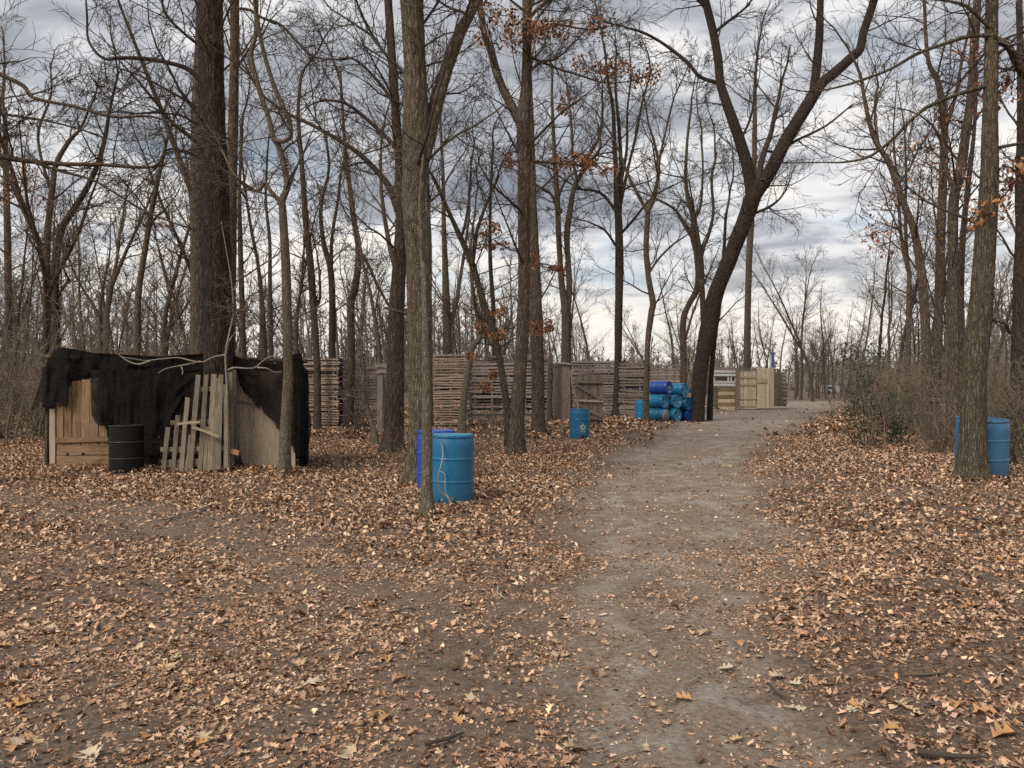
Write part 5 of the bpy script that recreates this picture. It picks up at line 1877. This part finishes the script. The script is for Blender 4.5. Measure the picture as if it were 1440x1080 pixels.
vine("pale_vine", "pale leafless vine sprawling over the shack's tarp and furrowed trunk", 13.72,
     [[(322, 664), (321, 600), (319, 540), (317, 500), (322, 470), (328, 440), (326, 400), (318, 350), (311, 312)],
      [(317, 499), (300, 502), (285, 509), (268, 507), (250, 503), (225, 505), (205, 507), (190, 505), (172, 502)],
      [(282, 508), (265, 512), (248, 515), (232, 519), (222, 525)], [(321, 520), (330, 517), (345, 518), (358, 517), (368, 509), (378, 502), (388, 500), (396, 493)],
      [(362, 517), (375, 518), (385, 523), (396, 523)], [(212, 507), (196, 512), (180, 508), (165, 497), (158, 490)], [(327, 445), (338, 438), (352, 432)], [(318, 498), (322, 480), (333, 465), (340, 455)],
      [(255, 515), (257, 522), (256, 527)], [(326, 410), (333, 402), (335, 385)]], VINE, .022)
vine("pale_vine", "pale dry vine looped against the bright blue barrel", 9.98,
     [[(641, 708), (628, 698), (618, 688), (617, 668), (620, 655), (623, 640), (621, 625), (612, 614), (606, 608), (612, 597), (624, 587)], [(618, 662), (626, 668), (626, 690), (634, 703)]], VINE, .012)

def banked():
    rng = random.Random(61)
    feet = [(310, 14.15, .34), (590, 12.3, .30), (553, 18, .36), (603, 9.24, .13), (725, 17.3, .26), (399, 13.5, .15), (1367, 11.5, .26), (635.5, 10.35, .31), (613.5, 11.35, .31),
            (178, 13.72, .31), (815, 22.4, .31), (1370, 12.75, .31), (1388, 12.0, .31)]
    pts = []
    for (px, d, r) in feet:
        c = at_depth(px, d)
        for _ in range(int(260 * (r + .25))):
            a, q_ = rng.uniform(0, 6.28), abs(rng.gauss(0, .14))
            x, y = c.x + math.cos(a) * (r + .02 + q_), c.y + math.sin(a) * (r + .02 + q_)
            pts.append((x, y, hz(x, y) + max(0, .09 - .35 * q_) * rng.random()))
    for _ in range(1500):          # drift along the shack front
        px = rng.uniform(70, 430)
        c = at_depth(px, 13.9 + rng.gauss(0, .22) + (.35 if px < 150 else 0))
        pts.append((c.x, c.y, c.z + .09 * rng.random()))
    pts = np.array(pts)
    sh_ = [kite_shape(rng) for _ in range(10)]
    o = link("leaf_drift", scatter("leaf_drift", sh_, pts, NR.uniform(.05, .11, len(pts)), .5, pal(len(pts)), LEAF, lift=.6))
    tag(o, "leaves banked against trunk feet, barrels and the shack front", "leaf litter", kind="stuff")


banked()


# small white trailer far off beyond the bend
OFFW = plain_mat("off_white", (.42, .43, .44), .6)


def trailer():
    d = 118.0
    b = at_depth(1166, d)
    root = empty("white_trailer", b, "small white trailer far beyond the bend of the track", "trailer")
    def bx(name, x0, x1, y0, y1, z0, z1, m):
        V = np.array([(x, y, z) for x in (x0, x1) for y in (y0, y1) for z in (z0, z1)], float)
        q = np.array([(0, 1, 3, 2), (4, 6, 7, 5), (0, 4, 5, 1), (2, 3, 7, 6), (0, 2, 6, 4), (1, 5, 7, 3)])
        return link(name, mesh_np(name, V, [q], m), root)
    bx("body", -1.3, 1.3, -.8, .8, .4, 1.35, OFFW)
    bx("roof", -1.22, 1.22, -.72, .72, 1.352, 1.44, OFFW)
    bx("window", -.5, .4, -.815, -.803, .85, 1.15, DRUM)
    bx("drawbar", 1.3, 2.2, -.06, .06, .5, .58, DRUM)
    for x in (-.45, .35):
        V, q = lathe([(.02, -.1), (.27, -.1), (.3, -.06), (.3, .06), (.27, .1), (.02, .1)], 20)
        o = link("wheel", mesh_np("wheel", V, [q], DRUM, True), root)
        o.location = (x, -.75, .3)
        o.rotation_euler = (math.radians(90), 0, 0)


trailer()

# fallen branches and sticks on the floor
def stick(px0, py0, px1, py1, r, label, mat=TWIG, bend=.1, name="fallen_stick"):
    a, b = ground_at(px0, py0), ground_at(px1, py1)
    m = (a + b) / 2 + Vector((bend * (b - a).y * .5, -bend * (b - a).x * .5, 0))
    for v in (a, m, b):
        v.z = hz(v.x, v.y) + r + .022
    root = empty(name, a, label, "stick")
    pole(root, "stem", [a, a.lerp(m, .55), m, m.lerp(b, .5), b], [r, r, r * .9, r * .8, r * .45], mat, 7)
    t_ = m + (b - a).cross(Vector((0, 0, 1))) * .05
    pole(root, "spur", [m, m.lerp(t_, .6), t_], [r * .5, r * .4, r * .25], mat, 5)


stick(598, 1056, 652, 1040, .009, "dark broken stick in the leaves left of the bare track", TWIG_D)
stick(700, 830, 712, 848, .006, "small curved pale stick on dirt near the track", VINE, .2)
stick(140, 978, 190, 960, .006, "thin pale straw-like stick in the leaf litter", VINE)
stick(1080, 968, 1105, 990, .008, "short dark stick at the leafy edge of the track", TWIG_D)
stick(1270, 956, 1330, 953, .007, "long thin stick in deep leaves on the bank", TWIG)
stick(1290, 1068, 1380, 1076, .012, "thick dark stick in deep leaves on the bank", TWIG_D)
stick(230, 735, 300, 712, .012, "pale stick on the trodden strip before the shack", VINE)
stick(46, 584, 74, 594, .05, "pale thick branch lying by the drooping tarp", VINE, .0, "fallen_branch")
stick(965, 968, 985, 955, .005, "little pale twig on the bare track", VINE)
stick(310, 1075, 330, 1062, .006, "short pale twig at the near edge of the leaves", VINE)
stick(1105, 706, 1150, 712, .012, "stick lying across the side strip of dirt", TWIG_D)
print("objects", len(bpy.data.objects), "tris", sum(len(m.polygons) for m in bpy.data.meshes) * 2)
